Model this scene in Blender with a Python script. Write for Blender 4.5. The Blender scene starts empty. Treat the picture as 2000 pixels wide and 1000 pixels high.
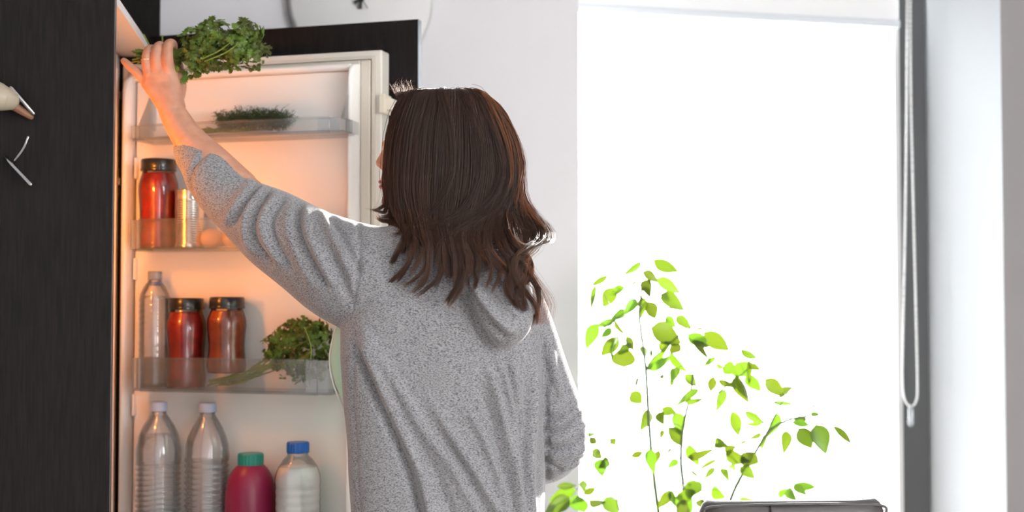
import bpy, bmesh, math, random
import numpy as np
from mathutils import Vector, Matrix

random.seed(7); np.random.seed(7)
S = bpy.context.scene
COL = S.collection
# ------------------------------------------------------------------ camera
F = 2500.0; PITCH = math.radians(2.0); CZ = 1.25
cam = bpy.data.cameras.new('camera'); cam.sensor_width = 36.0; cam.lens = F*36.0/2000.0
cam.dof.use_dof = True; cam.dof.focus_distance = 2.38; cam.dof.aperture_fstop = 2.2
cam.clip_start = 0.05
camo = bpy.data.objects.new('camera', cam); COL.objects.link(camo)
camo.location = (0, 0, CZ); camo.rotation_euler = (math.pi/2+PITCH, 0, 0)
S.camera = camo
# ------------------------------------------------------------------ sky, exposure
world = bpy.data.worlds.new('sky'); S.world = world; world.use_nodes = True
wb = world.node_tree.nodes['Background']
wb.inputs[0].default_value = (0.93, 0.97, 1.0, 1); wb.inputs[1].default_value = 15.0
S.view_settings.view_transform = 'Standard'; S.view_settings.look = 'None'
S.view_settings.exposure = 0.0; S.view_settings.gamma = 1.0
S.view_settings.use_curve_mapping = False
sun = bpy.data.lights.new('sun', 'SUN'); sun.energy = 36.0; sun.angle = math.radians(2.5); sun.color = (1.0, .96, .90)
suno = bpy.data.objects.new('sun', sun); COL.objects.link(suno); suno.location = (2.5, 6, 4)
suno.rotation_euler = Vector((-.50, -.80, -.25)).to_track_quat('-Z', 'Y').to_euler()
def portal(name, loc, rot, sx, sy):
    l = bpy.data.lights.new(name, 'AREA'); l.shape = 'RECTANGLE'; l.size = sx; l.size_y = sy
    l.cycles.is_portal = True
    o = bpy.data.objects.new(name, l); COL.objects.link(o); o.location = loc; o.rotation_euler = rot
    return o

# ------------------------------------------------------------------ projection helpers
CP, SP = math.cos(PITCH), math.sin(PITCH)
def ray(px, py):
    x = (px-1000)/F; u = (500-py)/F
    return np.array([x, CP-u*SP, SP+u*CP])
def at(px, py, Y):
    d = ray(px, py); t = Y/d[1]
    return np.array([d[0]*t, Y, CZ+d[2]*t])
def proj(P):
    P = np.asarray(P, float)
    x = P[..., 0]; y = P[..., 1]; z = P[..., 2]-CZ
    w = y*CP+z*SP; u = -y*SP+z*CP
    return np.stack([1000+F*x/w, 500-F*u/w], -1)

# ------------------------------------------------------------------ materials
def mat(name):
    m = bpy.data.materials.new(name); m.use_nodes = True
    return m, m.node_tree.nodes, m.node_tree.links, m.node_tree.nodes['Principled BSDF']
def simple(name, col, rough=0.5, metal=0.0, bump=0.0, bscale=60, var=0.0, coat=0.0, spec=0.5, sheen=0.0):
    m, N, L, b = mat(name)
    b.inputs['Base Color'].default_value = (*col, 1); b.inputs['Roughness'].default_value = rough
    b.inputs['Metallic'].default_value = metal; b.inputs['Coat Weight'].default_value = coat
    b.inputs['Specular IOR Level'].default_value = spec; b.inputs['Sheen Weight'].default_value = sheen
    if bump or var:
        tc = N.new('ShaderNodeTexCoord'); n = N.new('ShaderNodeTexNoise')
        n.inputs['Scale'].default_value = bscale; n.inputs['Detail'].default_value = 5
        L.new(tc.outputs['Object'], n.inputs['Vector'])
        if bump:
            bp = N.new('ShaderNodeBump'); bp.inputs['Strength'].default_value = bump; bp.inputs['Distance'].default_value = 0.002
            L.new(n.outputs['Fac'], bp.inputs['Height']); L.new(bp.outputs[0], b.inputs['Normal'])
        if var:
            r = N.new('ShaderNodeValToRGB')
            r.color_ramp.elements[0].position = .3; r.color_ramp.elements[1].position = .7
            r.color_ramp.elements[0].color = (*[c*(1-var) for c in col], 1)
            r.color_ramp.elements[1].color = (*[min(1, c*(1+var)) for c in col], 1)
            L.new(n.outputs['Fac'], r.inputs[0]); L.new(r.outputs[0], b.inputs['Base Color'])
    return m
def clear(name, tint=(1, 1, 1), milky=0.08, rough=0.05, gloss=1.0, milkcol=(.9, .92, .95)):
    m, N, L, b = mat(name)
    out = N['Material Output']; N.remove(b)
    tr = N.new('ShaderNodeBsdfTransparent'); tr.inputs[0].default_value = (*tint, 1)
    gl = N.new('ShaderNodeBsdfGlossy'); gl.inputs['Roughness'].default_value = rough
    df = N.new('ShaderNodeBsdfDiffuse'); df.inputs[0].default_value = (*milkcol, 1)
    tl = N.new('ShaderNodeBsdfTranslucent'); tl.inputs[0].default_value = (*milkcol, 1)
    md = N.new('ShaderNodeMixShader'); L.new(df.outputs[0], md.inputs[1]); L.new(tl.outputs[0], md.inputs[2])
    mm = N.new('ShaderNodeMixShader'); mm.inputs[0].default_value = milky
    L.new(tr.outputs[0], mm.inputs[1]); L.new(md.outputs[0], mm.inputs[2])
    fr = N.new('ShaderNodeFresnel'); fr.inputs[0].default_value = 1.45
    ml = N.new('ShaderNodeMath'); ml.operation = 'MULTIPLY'; ml.inputs[1].default_value = gloss
    L.new(fr.outputs[0], ml.inputs[0])
    mx = N.new('ShaderNodeMixShader'); L.new(ml.outputs[0], mx.inputs[0])
    L.new(mm.outputs[0], mx.inputs[1]); L.new(gl.outputs[0], mx.inputs[2]); L.new(mx.outputs[0], out.inputs[0])
    return m
def leafmat(name, col, tcol, rough=0.35, tfac=0.5, hvar=0.06, vvar=0.5):
    m, N, L, b = mat(name)
    out = N['Material Output']
    oi = N.new('ShaderNodeObjectInfo')
    mrh = N.new('ShaderNodeMapRange'); mrh.inputs['To Min'].default_value = .5-hvar/2; mrh.inputs['To Max'].default_value = .5+hvar/2
    mrv = N.new('ShaderNodeMapRange'); mrv.inputs['To Min'].default_value = 1-vvar/2; mrv.inputs['To Max'].default_value = 1+vvar/2
    L.new(oi.outputs['Random'], mrh.inputs[0]); L.new(oi.outputs['Random'], mrv.inputs[0])
    def hs(c):
        h = N.new('ShaderNodeHueSaturation'); h.inputs['Color'].default_value = (*c, 1)
        L.new(mrh.outputs[0], h.inputs['Hue']); L.new(mrv.outputs[0], h.inputs['Value']); return h
    h1, h2 = hs(col), hs(tcol)
    L.new(h1.outputs[0], b.inputs['Base Color']); b.inputs['Roughness'].default_value = rough
    tl = N.new('ShaderNodeBsdfTranslucent'); L.new(h2.outputs[0], tl.inputs[0])
    mx = N.new('ShaderNodeMixShader'); mx.inputs[0].default_value = tfac
    L.new(b.outputs[0], mx.inputs[1]); L.new(tl.outputs[0], mx.inputs[2]); L.new(mx.outputs[0], out.inputs[0])
    return m
def darkwood(name, col=(0.009, 0.0072, 0.0065), stretch=(40, 40, 2.5)):
    m, N, L, b = mat(name)
    tc = N.new('ShaderNodeTexCoord'); mp = N.new('ShaderNodeMapping'); mp.inputs['Scale'].default_value = stretch
    n = N.new('ShaderNodeTexNoise'); n.inputs['Scale'].default_value = 6; n.inputs['Detail'].default_value = 8
    L.new(tc.outputs['Object'], mp.inputs[0]); L.new(mp.outputs[0], n.inputs['Vector'])
    r = N.new('ShaderNodeValToRGB')
    r.color_ramp.elements[0].position = .35; r.color_ramp.elements[1].position = .7
    r.color_ramp.elements[0].color = (*[c*.6 for c in col], 1); r.color_ramp.elements[1].color = (*[c*1.5 for c in col], 1)
    L.new(n.outputs['Fac'], r.inputs[0]); L.new(r.outputs[0], b.inputs['Base Color'])
    b.inputs['Roughness'].default_value = 0.55; b.inputs['Specular IOR Level'].default_value = 0.18
    bp = N.new('ShaderNodeBump'); bp.inputs['Strength'].default_value = .15; bp.inputs['Distance'].default_value = .001
    L.new(n.outputs['Fac'], bp.inputs['Height']); L.new(bp.outputs[0], b.inputs['Normal'])
    return m
def marl(name):
    m, N, L, b = mat(name)
    tc = N.new('ShaderNodeTexCoord'); mp = N.new('ShaderNodeMapping'); mp.inputs['Scale'].default_value = (1, 1, 2.2)
    L.new(tc.outputs['Object'], mp.inputs[0])
    n = N.new('ShaderNodeTexNoise'); n.inputs['Scale'].default_value = 270; n.inputs['Detail'].default_value = 4; n.inputs['Roughness'].default_value = .75
    L.new(mp.outputs[0], n.inputs['Vector'])
    r = N.new('ShaderNodeValToRGB'); e = r.color_ramp.elements
    e[0].position = .34; e[0].color = (.05, .05, .053, 1); e[1].position = .57; e[1].color = (.34, .335, .345, 1)
    k = e.new(.45); k.color = (.195, .193, .20, 1)
    L.new(n.outputs['Fac'], r.inputs[0]); L.new(r.outputs[0], b.inputs['Base Color'])
    b.inputs['Roughness'].default_value = .95; b.inputs['Specular IOR Level'].default_value = .1
    b.inputs['Sheen Weight'].default_value = .35; b.inputs['Sheen Roughness'].default_value = .4
    n2 = N.new('ShaderNodeTexNoise'); n2.inputs['Scale'].default_value = 700; L.new(tc.outputs['Object'], n2.inputs['Vector'])
    bp = N.new('ShaderNodeBump'); bp.inputs['Strength'].default_value = .5; bp.inputs['Distance'].default_value = .0015
    L.new(n2.outputs['Fac'], bp.inputs['Height']); L.new(bp.outputs[0], b.inputs['Normal'])
    return m
def hairmat(name):
    m, N, L, b = mat(name)
    out = N['Material Output']
    at_ = N.new('ShaderNodeAttribute'); at_.attribute_name = 'tone'
    r = N.new('ShaderNodeValToRGB'); e = r.color_ramp.elements
    e[0].position = 0; e[0].color = (.030, .024, .022, 1); e[1].position = 1; e[1].color = (.20, .105, .072, 1)
    k = e.new(.5); k.color = (.072, .051, .044, 1)
    L.new(at_.outputs['Fac'], r.inputs[0]); L.new(r.outputs[0], b.inputs['Base Color'])
    b.inputs['Roughness'].default_value = .46; b.inputs['Specular IOR Level'].default_value = .42
    tl = N.new('ShaderNodeBsdfTranslucent'); tl.inputs[0].default_value = (.52, .28, .13, 1)
    mx = N.new('ShaderNodeMixShader'); mx.inputs[0].default_value = .42
    L.new(b.outputs[0], mx.inputs[1]); L.new(tl.outputs[0], mx.inputs[2]); L.new(mx.outputs[0], out.inputs[0])
    return m
def skinmat(name):
    m, N, L, b = mat(name)
    tc = N.new('ShaderNodeTexCoord'); n = N.new('ShaderNodeTexNoise'); n.inputs['Scale'].default_value = 45; n.inputs['Detail'].default_value = 6
    L.new(tc.outputs['Object'], n.inputs['Vector'])
    r = N.new('ShaderNodeValToRGB'); e = r.color_ramp.elements
    e[0].position = .3; e[0].color = (.50, .235, .145, 1); e[1].position = .7; e[1].color = (.60, .31, .205, 1)
    L.new(n.outputs['Fac'], r.inputs[0]); L.new(r.outputs[0], b.inputs['Base Color'])
    b.inputs['Roughness'].default_value = .5
    b.inputs['Subsurface Weight'].default_value = .12; b.inputs['Subsurface Radius'].default_value = (.6, .25, .12)
    b.inputs['Subsurface Scale'].default_value = .008
    n2 = N.new('ShaderNodeTexNoise'); n2.inputs['Scale'].default_value = 260; L.new(tc.outputs['Object'], n2.inputs['Vector'])
    bp = N.new('ShaderNodeBump'); bp.inputs['Strength'].default_value = .15; bp.inputs['Distance'].default_value = .001
    L.new(n2.outputs['Fac'], bp.inputs['Height']); L.new(bp.outputs[0], b.inputs['Normal'])
    return m
def glassy(name, col, ior=1.33, rough=0.02):
    m, N, L, b = mat(name)
    b.inputs['Base Color'].default_value = (*col, 1); b.inputs['Roughness'].default_value = rough
    b.inputs['IOR'].default_value = ior; b.inputs['Transmission Weight'].default_value = 1
    return m

M = {}
M['wall'] = simple('wall_paint', (.69, .68, .70), .9, bump=.25, bscale=90, spec=.2)
M['wallgrey'] = simple('grey_wall', (.33, .315, .32), .9, bump=.2, bscale=90, spec=.2)  # darker grey than the rest of the window wall
M['ceil'] = simple('ceiling_paint', (.85, .85, .85), .9)
M['floor'] = simple('floor_laminate', (.42, .36, .30), .45, bump=.1, bscale=20, var=.15)
M['reveal'] = simple('reveal_paint', (.50, .53, .56), .85, bump=.1, bscale=80, spec=.2)
M['frame'] = simple('grey_window_frame', (.062, .063, .066), .45)
M['framelt'] = simple('pale_frame_seal', (.55, .55, .55), .4)
M['pane'] = clear('window_glass', (1, 1, 1), 0.0, .0, .6)
M['blind'] = simple('blind_fabric', (.86, .87, .88), .9, bump=.2, bscale=400)
M['blindbar'] = simple('blind_bar', (.62, .66, .70), .4)
M['bead'] = simple('bead_chain', (.72, .72, .72), .35)
M['wood'] = darkwood('dark_wood')
M['woodedge'] = simple('lit_panel_edge', (.10, .075, .07), .35)  # pinkish tone carries the light caught by the cabinet edge
M['dooredge'] = simple('lit_door_edge', (.10, .12, .14), .3)  # bluish lighter tone puts daylight on the door panel edge into the colour
M['melamine'] = simple('white_melamine', (.80, .76, .72), .4)
M['fridge'] = simple('fridge_plastic', (.70, .66, .59), .35, spec=.4)
M['liner'] = simple('fridge_liner', (.86, .835, .80), .32, spec=.4)
M['gasket'] = simple('gasket_rubber', (.60, .55, .47), .55)
M['cream'] = simple('cream_plastic', (.72, .66, .54), .4)
M['steel'] = simple('zinc_steel', (.62, .58, .54), .32, metal=.9)
M['dark'] = simple('black_plastic', (.012, .012, .012), .4)
M['clear'] = clear('clear_tray_plastic', (.95, .965, .97), .07, .08, .8)
M['clearend'] = clear('frosted_tray_end', (.93, .95, .96), .18, .10, 1.6)
M['glass'] = clear('jar_glass', (1, 1, 1), .0, .02, 1.3)
M['pet'] = clear('clear_bottle_plastic', (.975, .98, .985), .24, .10, 2.6)
M['pet2'] = clear('milk_bottle_plastic', (.98, .985, .99), .06, .08, 1.6)
M['water'] = clear('bottle_water', (.95, .965, .975), .10, .05, .9)
M['lid'] = simple('black_jar_lid', (.012, .012, .012), .28, coat=.3)
M['sauce'] = simple('red_sauce', (.30, .016, .012), .35, var=.35, bscale=50, coat=.4)
M['sauce2'] = simple('orange_sauce', (.30, .06, .022), .4, var=.3, bscale=70, coat=.4)
M['tin'] = simple('tin_can', (.80, .77, .72), .22, metal=1)
M['egg'] = simple('egg_shell', (.72, .47, .34), .55, bump=.1, bscale=200)
M['milk'] = simple('milk', (.93, .91, .86), .4)
M['bluecap'] = simple('blue_cap', (.006, .10, .42), .35)
M['palecap'] = simple('pale_blue_cap', (.36, .42, .56), .35)
M['tealcap'] = simple('teal_cap', (.008, .22, .17), .38)
M['magenta'] = simple('magenta_plastic', (.24, .012, .055), .35, var=.15, bscale=8)
M['skin'] = skinmat('skin')
M['marl'] = marl('grey_marl_knit')
M['mint'] = simple('mint_jersey', (.40, .62, .50), .85, bump=.2, bscale=250)
M['whitetrim'] = simple('white_piping', (.75, .77, .75), .7)
M['hair'] = hairmat('brown_hair')
M['denim'] = simple('dark_denim', (.05, .06, .09), .85, bump=.3, bscale=400)
M['shoe'] = simple('shoe_canvas', (.6, .6, .6), .8)
M['gold'] = simple('ring_metal', (.85, .70, .55), .2, metal=1)
M['nail'] = simple('finger_nail', (.66, .40, .33), .25, coat=.3)
M['lip'] = simple('lip', (.42, .11, .10), .4)
M['parsley'] = leafmat('parsley_leaf', (.11, .165, .022), (.15, .22, .02), .40, .3, .05, 1.0)
M['pstem'] = simple('parsley_stem', (.16, .22, .04), .5)
M['dill'] = simple('dill_frond', (.035, .065, .022), .6)
M['ficus'] = leafmat('ficus_leaf', (.09, .17, .05), (.070, .115, .004), .25, .6, .05, .8)
M['fstem'] = simple('green_stem', (.12, .16, .06), .6)
M['pot'] = simple('pot_glaze', (.6, .6, .58), .4)
M['soil'] = simple('soil', (.03, .02, .015), .95, bump=1, bscale=80)
M['leather'] = simple('taupe_leather', (.075, .066, .064), .38, bump=.35, bscale=220, spec=.5)
M['chrome'] = simple('chrome', (.42, .42, .43), .18, metal=1)
M['clock'] = simple('clock_face', (.66, .655, .645), .6)
M['clockrim'] = simple('clock_rim', (.60, .60, .60), .4)
M['black'] = simple('clock_hand_black', (.01, .01, .01), .5)
M['terrace'] = simple('terrace_concrete', (.6, .6, .58), .9)
M['rail'] = simple('painted_rail', (.34, .46, .46), .5)
M['ivory'] = simple('ivory_handle', (.40, .34, .25), .45)
M['brownwood'] = simple('brown_wood', (.20, .09, .045), .5, var=.2, bscale=30)

# ------------------------------------------------------------------ object helpers
def tag(o, label=None, cat=None, group=None, kind=None):
    if label: o['label'] = label
    if cat: o['category'] = cat
    if group: o['group'] = group
    if kind: o['kind'] = kind
    return o
def adopt(o, parent):
    if parent is not None:
        o.parent = parent; o.matrix_parent_inverse = WM[parent.name].inverted()
    return o
WM = {}
def thing(name, loc, label, cat, group=None, kind=None, rz=0):
    o = bpy.data.objects.new(name, None); COL.objects.link(o)
    o.location = loc; o.rotation_euler = (0, 0, rz); o.empty_display_size = .05
    WM[o.name] = Matrix.Translation(Vector(loc)) @ Matrix.Rotation(rz, 4, 'Z')
    return tag(o, label, cat, group, kind)
def me_obj(name, me, m, parent=None, matrix=None, smooth=True):
    o = bpy.data.objects.new(name, me); COL.objects.link(o)
    if m is not None and not me.materials: me.materials.append(m)
    mw = matrix or Matrix.Identity(4)
    o.matrix_basis = mw; WM[o.name] = mw
    return adopt(o, parent)
def mesh(name, V, Fc, smooth=True):
    me = bpy.data.meshes.new(name); me.from_pydata([tuple(map(float, v)) for v in V], [], [tuple(map(int, f)) for f in Fc]); me.update()
    if smooth: me.polygons.foreach_set('use_smooth', [True]*len(me.polygons))
    return me
def obj(name, VF, m, parent=None, smooth=True, matrix=None):
    return me_obj(name, mesh(name, VF[0], VF[1], smooth), m, parent, matrix)
def join(*parts):
    V = []; Fc = []
    for v, f in parts:
        k = len(V); V += [tuple(p) for p in v]; Fc += [tuple(i+k for i in q) for q in f]
    return V, Fc
def box(x0, x1, y0, y1, z0, z1, fr=None):
    V = [(x, y, z) for z in (z0, z1) for y in (y0, y1) for x in (x0, x1)]
    Fc = [(0, 2, 3, 1), (4, 5, 7, 6), (0, 1, 5, 4), (2, 6, 7, 3), (0, 4, 6, 2), (1, 3, 7, 5)]
    if fr is not None: V = [tuple(fr(*v)) for v in V]
    return V, Fc
def bevel(o, w=.003, n=2, ang=.6):
    md = o.modifiers.new('bevel', 'BEVEL'); md.width = w; md.segments = n; md.limit_method = 'ANGLE'; md.angle_limit = ang
    return o
def catmull(P, n):
    P = np.asarray(P, float); m = len(P)
    if m == 2: t = np.linspace(0, 1, n)[:, None]; return P[0]*(1-t)+P[1]*t
    Q = np.vstack([2*P[0]-P[1], P, 2*P[-1]-P[-2]])
    u = np.linspace(0, m-1-1e-9, n); i = u.astype(int); t = (u-i)[:, None]
    a, b, c, d = Q[i], Q[i+1], Q[i+2], Q[i+3]
    return .5*(2*b+(c-a)*t+(2*a-5*b+4*c-d)*t**2+(3*b-a-3*c+d)*t**3)
def tube(P, R, seg=8, n=None, cap=True, flat=None):
    """closed tube along P with radii R; round caps"""
    P = np.asarray(P, float); R = np.asarray(R, float)
    if R.ndim == 0: R = np.full(len(P), float(R))
    if n: PR = catmull(np.hstack([P, R[:, None]]), n); P, R = PR[:, :3], np.maximum(PR[:, 3], 1e-5)
    T = np.gradient(P, axis=0); T /= np.linalg.norm(T, axis=1)[:, None]+1e-12
    if cap:
        pre = [P[0]-T[0]*R[0]*math.sin(a) for a in (1.45, .8)]; prr = [R[0]*math.cos(a) for a in (1.45, .8)]
        pos = [P[-1]+T[-1]*R[-1]*math.sin(a) for a in (.8, 1.45)]; por = [R[-1]*math.cos(a) for a in (.8, 1.45)]
        P = np.vstack([pre, P, pos]); R = np.concatenate([prr, R, por])
        T = np.vstack([T[0], T[0], T, T[-1], T[-1]])
    up = np.array([0, 0, 1.]) if abs(T[0][2]) < .9 else np.array([1., 0, 0])
    nrm = np.cross(T[0], up); nrm /= np.linalg.norm(nrm)
    V = []; Fc = []
    for i in range(len(P)):
        nrm = nrm-T[i]*np.dot(nrm, T[i]); nrm /= np.linalg.norm(nrm); bn = np.cross(T[i], nrm)
        for k in range(seg):
            a = 2*math.pi*k/seg
            V.append(P[i]+R[i]*(math.cos(a)*nrm+math.sin(a)*bn))
    for i in range(len(P)-1):
        for k in range(seg):
            k2 = (k+1) % seg
            Fc.append((i*seg+k, i*seg+k2, (i+1)*seg+k2, (i+1)*seg+k))
    Fc.append(tuple(range(seg-1, -1, -1))); Fc.append(tuple((len(P)-1)*seg+k for k in range(seg)))
    return V, Fc
def loft(rings, cap=True):
    n = len(rings[0]); V = [p for r in rings for p in r]; Fc = []
    for i in range(len(rings)-1):
        for k in range(n):
            k2 = (k+1) % n
            Fc.append((i*n+k, i*n+k2, (i+1)*n+k2, (i+1)*n+k))
    if cap: Fc.append(tuple(range(n-1, -1, -1))); Fc.append(tuple((len(rings)-1)*n+k for k in range(n)))
    return V, Fc
def lathe(prof, c, seg=28, cap=True):
    """prof: (r, z) from bottom to top; c centre (x, y, z0)"""
    rings = [[(c[0]+max(r, 1e-4)*math.cos(2*math.pi*k/seg), c[1]+max(r, 1e-4)*math.sin(2*math.pi*k/seg), c[2]+z) for k in range(seg)] for r, z in prof]
    return loft(rings, cap)
def ellipsoid(c, r, seg=20, rn=12, rot=None):
    V = []; Fc = []
    for i in range(rn+1):
        a = math.pi*i/rn
        for k in range(seg):
            b = 2*math.pi*k/seg
            p = Vector((r[0]*math.sin(a)*math.cos(b), r[1]*math.sin(a)*math.sin(b), r[2]*math.cos(a)))
            if rot is not None: p = rot @ p
            V.append((c[0]+p.x, c[1]+p.y, c[2]+p.z))
    for i in range(rn):
        for k in range(seg):
            k2 = (k+1) % seg; Fc.append((i*seg+k, (i+1)*seg+k, (i+1)*seg+k2, i*seg+k2))
    return V, Fc
def remesh(name, VF, voxel, it=4, fac=.5):
    me = mesh(name+'_tmp', *VF); o = bpy.data.objects.new(name+'_tmp', me); COL.objects.link(o)
    r = o.modifiers.new('r', 'REMESH'); r.mode = 'VOXEL'; r.voxel_size = voxel; r.use_smooth_shade = True
    if it: s = o.modifiers.new('s', 'SMOOTH'); s.iterations = it; s.factor = fac
    dg = bpy.context.evaluated_depsgraph_get()
    out = bpy.data.meshes.new_from_object(o.evaluated_get(dg)); out.name = name
    bpy.data.objects.remove(o); bpy.data.meshes.remove(me); out.materials.clear()
    return out
def getco(me):
    a = np.empty(len(me.vertices)*3); me.vertices.foreach_get('co', a); return a.reshape(-1, 3)
def getno(me):
    a = np.empty(len(me.vertices)*3); me.vertices.foreach_get('normal', a); return a.reshape(-1, 3)
def setco(me, a): me.vertices.foreach_set('co', np.ascontiguousarray(a).ravel()); me.update()
def polydist(p, poly):
    """distance of points p (n,2) from polyline and parameter 0..1 along it"""
    poly = np.asarray(poly, float); best = np.full(len(p), 1e9); tt = np.zeros(len(p))
    seg = np.linalg.norm(np.diff(poly, axis=0), axis=1); tot = seg.sum(); acc = 0
    for a, b, l in zip(poly[:-1], poly[1:], seg):
        d = b-a; t = np.clip(((p-a)@d)/(l*l), 0, 1); q = a+t[:, None]*d
        ds = np.linalg.norm(p-q, axis=1); k = ds < best
        best[k] = ds[k]; tt[k] = (acc+t[k]*l)/tot; acc += l
    return best, tt

# ================================================================== ROOM
WT = math.atan(.15); WO = np.array([0, 3.30])
WMx = Matrix.Translation((0, 3.30, 0)) @ Matrix.Rotation(WT, 4, 'Z')
CW, SW = math.cos(WT), math.sin(WT)
def wl(x, y, z): return (WO[0]+CW*x-SW*y, WO[1]+SW*x+CW*y, z)      # wall frame -> world
def wallpx(px, py, wy=0.0):
    d = ray(px, py); o = np.array([0, 0, CZ])
    nx, ny = -SW, CW; p0 = np.array([WO[0]-SW*wy, WO[1]+CW*wy])
    t = (p0[0]*nx+p0[1]*ny)/(d[0]*nx+d[1]*ny); P = o+d*t
    return np.array([(P[0]-WO[0])*CW+(P[1]-WO[1])*SW, P[2]])
def struct(name, VF, m, label=None, parent=None, smooth=False):
    o = obj(name, VF, m, parent, smooth)
    if parent is None: tag(o, label, None, None, 'structure')
    return o
wxL = wallpx(1131, 500)[0]; wxR = wallpx(1960, 500)[0]
HC = 2.62; TH = .34
WRX = 2.6
struct('wall_back', box(-2.2, wxL, 0, TH, 0, HC, wl), M['wall'], 'pale grey painted wall behind the open fridge door')
struct('wall_above_window', box(wxL, wxR, 0, TH, 2.34, HC, wl), M['wall'], 'pale wall strip above the tall window')
rx_far = wallpx(1790, 500, .30)[0]
# right piece of the wall with a splayed reveal
Vr = [(wxR, 0), (WRX+.3, 0), (WRX+.3, TH), (rx_far, TH), (rx_far, .30)]
V = [wl(x, y, z) for z in (0, 2.34) for x, y in Vr]; n = len(Vr)
Fr = [tuple((k, (k+1) % n, n+(k+1) % n, n+k)) for k in range(n)]+[tuple(range(n))[::-1], tuple(range(n, 2*n))]
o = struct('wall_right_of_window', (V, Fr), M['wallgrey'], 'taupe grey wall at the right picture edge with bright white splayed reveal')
o.data.materials.append(M['reveal']); o.data.polygons[n-1].material_index = 1; o.data.polygons[n-2].material_index = 1
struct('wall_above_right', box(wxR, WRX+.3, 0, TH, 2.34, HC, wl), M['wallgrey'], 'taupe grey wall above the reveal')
struct('floor', box(-2.3, 3.0, -2.6, 3.9, -.05, 0), M['floor'], 'warm brown laminate floor')
struct('ceiling', box(-2.4, 3.2, -2.6, 3.95, HC, HC+.1), M['ceil'], 'white ceiling')
struct('wall_left', box(-2.3, -2.2, -2.6, 3.9, 0, HC), M['wall'], 'pale wall of the kitchen side')
# unseen dining-side wall; its wide opening is added for light from the right
BY0, BY1, BZ0, BZ1 = -1.9, .35, .85, 2.35
xb0, xb1 = 2.65, 2.85
struct('wall_right', join(box(xb0, xb1, -2.6, BY0, 0, HC), box(xb0, xb1, BY1, 3.9, 0, HC), box(xb0, xb1, BY0, BY1, 0, BZ0), box(xb0, xb1, BY0, BY1, BZ1, HC)), M['wall'], 'pale wall of the dining side with an added opening for side light')
portal('daylight_portal_side', (2.75, (BY0+BY1)/2, (BZ0+BZ1)/2), (0, math.pi/2, 0), BZ1-BZ0, BY1-BY0)
struct('wall_front', box(-2.3, 2.85, -2.6, -2.45, 0, HC), M['wall'], 'pale wall behind the photographer')
# window_1: grey frame, pane
win = thing('window_1', wl((wxL+rx_far)/2, .30, 0), 'tall bright window with slim grey frame', None, kind='structure')
fx1 = wallpx(1756, 500, .25)[0]; fx0 = wallpx(1746, 500, .25)[0]
xl = wxL-.05
obj('window_frame', join(box(fx1, rx_far+.01, .25, .32, 0, 2.36, wl), box(xl, rx_far, .25, .32, 2.28, 2.36, wl), box(xl, xl+.06, .25, .32, 0, 2.36, wl), box(xl, rx_far, .25, .32, 0, .06, wl)), M['frame'], win, False)
obj('sash_strip', join(box(fx0, fx1, .235, .31, .06, 2.28, wl), box(xl+.06, xl+.08, .235, .31, .06, 2.28, wl)), M['framelt'], win, False)
obj('pane', box(xl+.07, fx0, .285, .291, .06, 2.28, wl), M['pane'], win, False)
portal('daylight_portal_window', wl((xl+fx0)/2, .36, 1.2), (math.pi/2, 0, WT), fx0-xl, 2.25)
# roller blind
bl = thing('roller_blind', wl((wxL+fx1)/2, .2, 2.3), 'white roller blind pulled up at the top of the window', 'blind')
bz0 = wallpx(1450, 21, .19)[1]
bxr = wallpx(1756, 40, .19)[0]; bxl = wxL+.004
def tilt(x, y, z):  # the bar hangs a touch lower at the chain side
    return wl(x, y, z-.016*(x-bxl)/(bxr-bxl))
obj('fabric', box(bxl, bxr-.006, .188, .191, bz0, 2.26, tilt), M['blind'], bl, False)
bevel(obj('bottom_bar', box(bxl, bxr, .180, .198, bz0-.019, bz0+.003, tilt), M['blindbar'], bl, False), .004)
obj('roller_tube', tube([wl(bxl, .2, 2.27), wl(bxr+.02, .2, 2.27)], .03, 14), M['blind'], bl)
# bead chain
ch = thing('bead_chain', wl(wallpx(1775, 100, .18)[0], .18, 2.25), 'pale bead chain loop hanging beside the window frame', 'chain')
cpath = catmull([wl(*(lambda q: (q[0], .17, q[1]))(wallpx(a, b, .17))) for a, b in
        [(1772, -150), (1772, 0), (1771, 200), (1768, 450), (1764, 650), (1763, 745), (1768, 782), (1780, 793), (1790, 782), (1792, 745), (1789, 600), (1783, 350), (1779, 150), (1778, -150)]], 1400)
seg = np.linalg.norm(np.diff(cpath, axis=0), axis=1); cum = np.concatenate([[0], np.cumsum(seg)])
nb = int(cum[-1]/.0062)
bv, bf = ellipsoid((0, 0, 0), (.0036, .0036, .0036), 6, 4)
VV = []; FF = []
for i in range(nb):
    d = i*cum[-1]/nb; j = min(np.searchsorted(cum, d), len(cpath)-1); k = len(VV)
    VV += [tuple(np.array(v)+cpath[j]) for v in bv]; FF += [tuple(a+k for a in f) for f in bf]
tag(obj('beads', (VV, FF), M['bead'], ch), kind='stuff')
obj('cord', tube(cpath[::20], .0012, 5), M['bead'], ch)
q = wallpx(1779, 812, .165)
w_ = obj('chain_weight', tube([wl(q[0], .165, q[1]+.025), wl(q[0], .165, q[1]-.022)], [.007, .009], 10), M['clearend'], ch)

# outside: terrace and low railing
struct('terrace', box(-4, 8, 3.95, 12, -.35, -.30), M['terrace'], 'pale terrace outside the window')
rl = thing('railing', (1.2, 5.2, -.3), 'thin pale green metal railing outside the window', 'railing')
def rp(px, py): return at(px, py, 5.2)
zr = rp(1450, 944)[2]
obj('top_rail', tube([(-1.5, 5.15, zr-.02), (4.2, 5.35, zr+.01)], .010, 8), M['rail'], rl)
for px in (1100, 1255, 1455, 1682, 1900):
    p = rp(px, 944); obj('post', tube([(p[0], 5.2+.03*p[0], -.3), (p[0], 5.2+.03*p[0], zr-.01)], .011, 8), M['rail'], rl)

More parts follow.
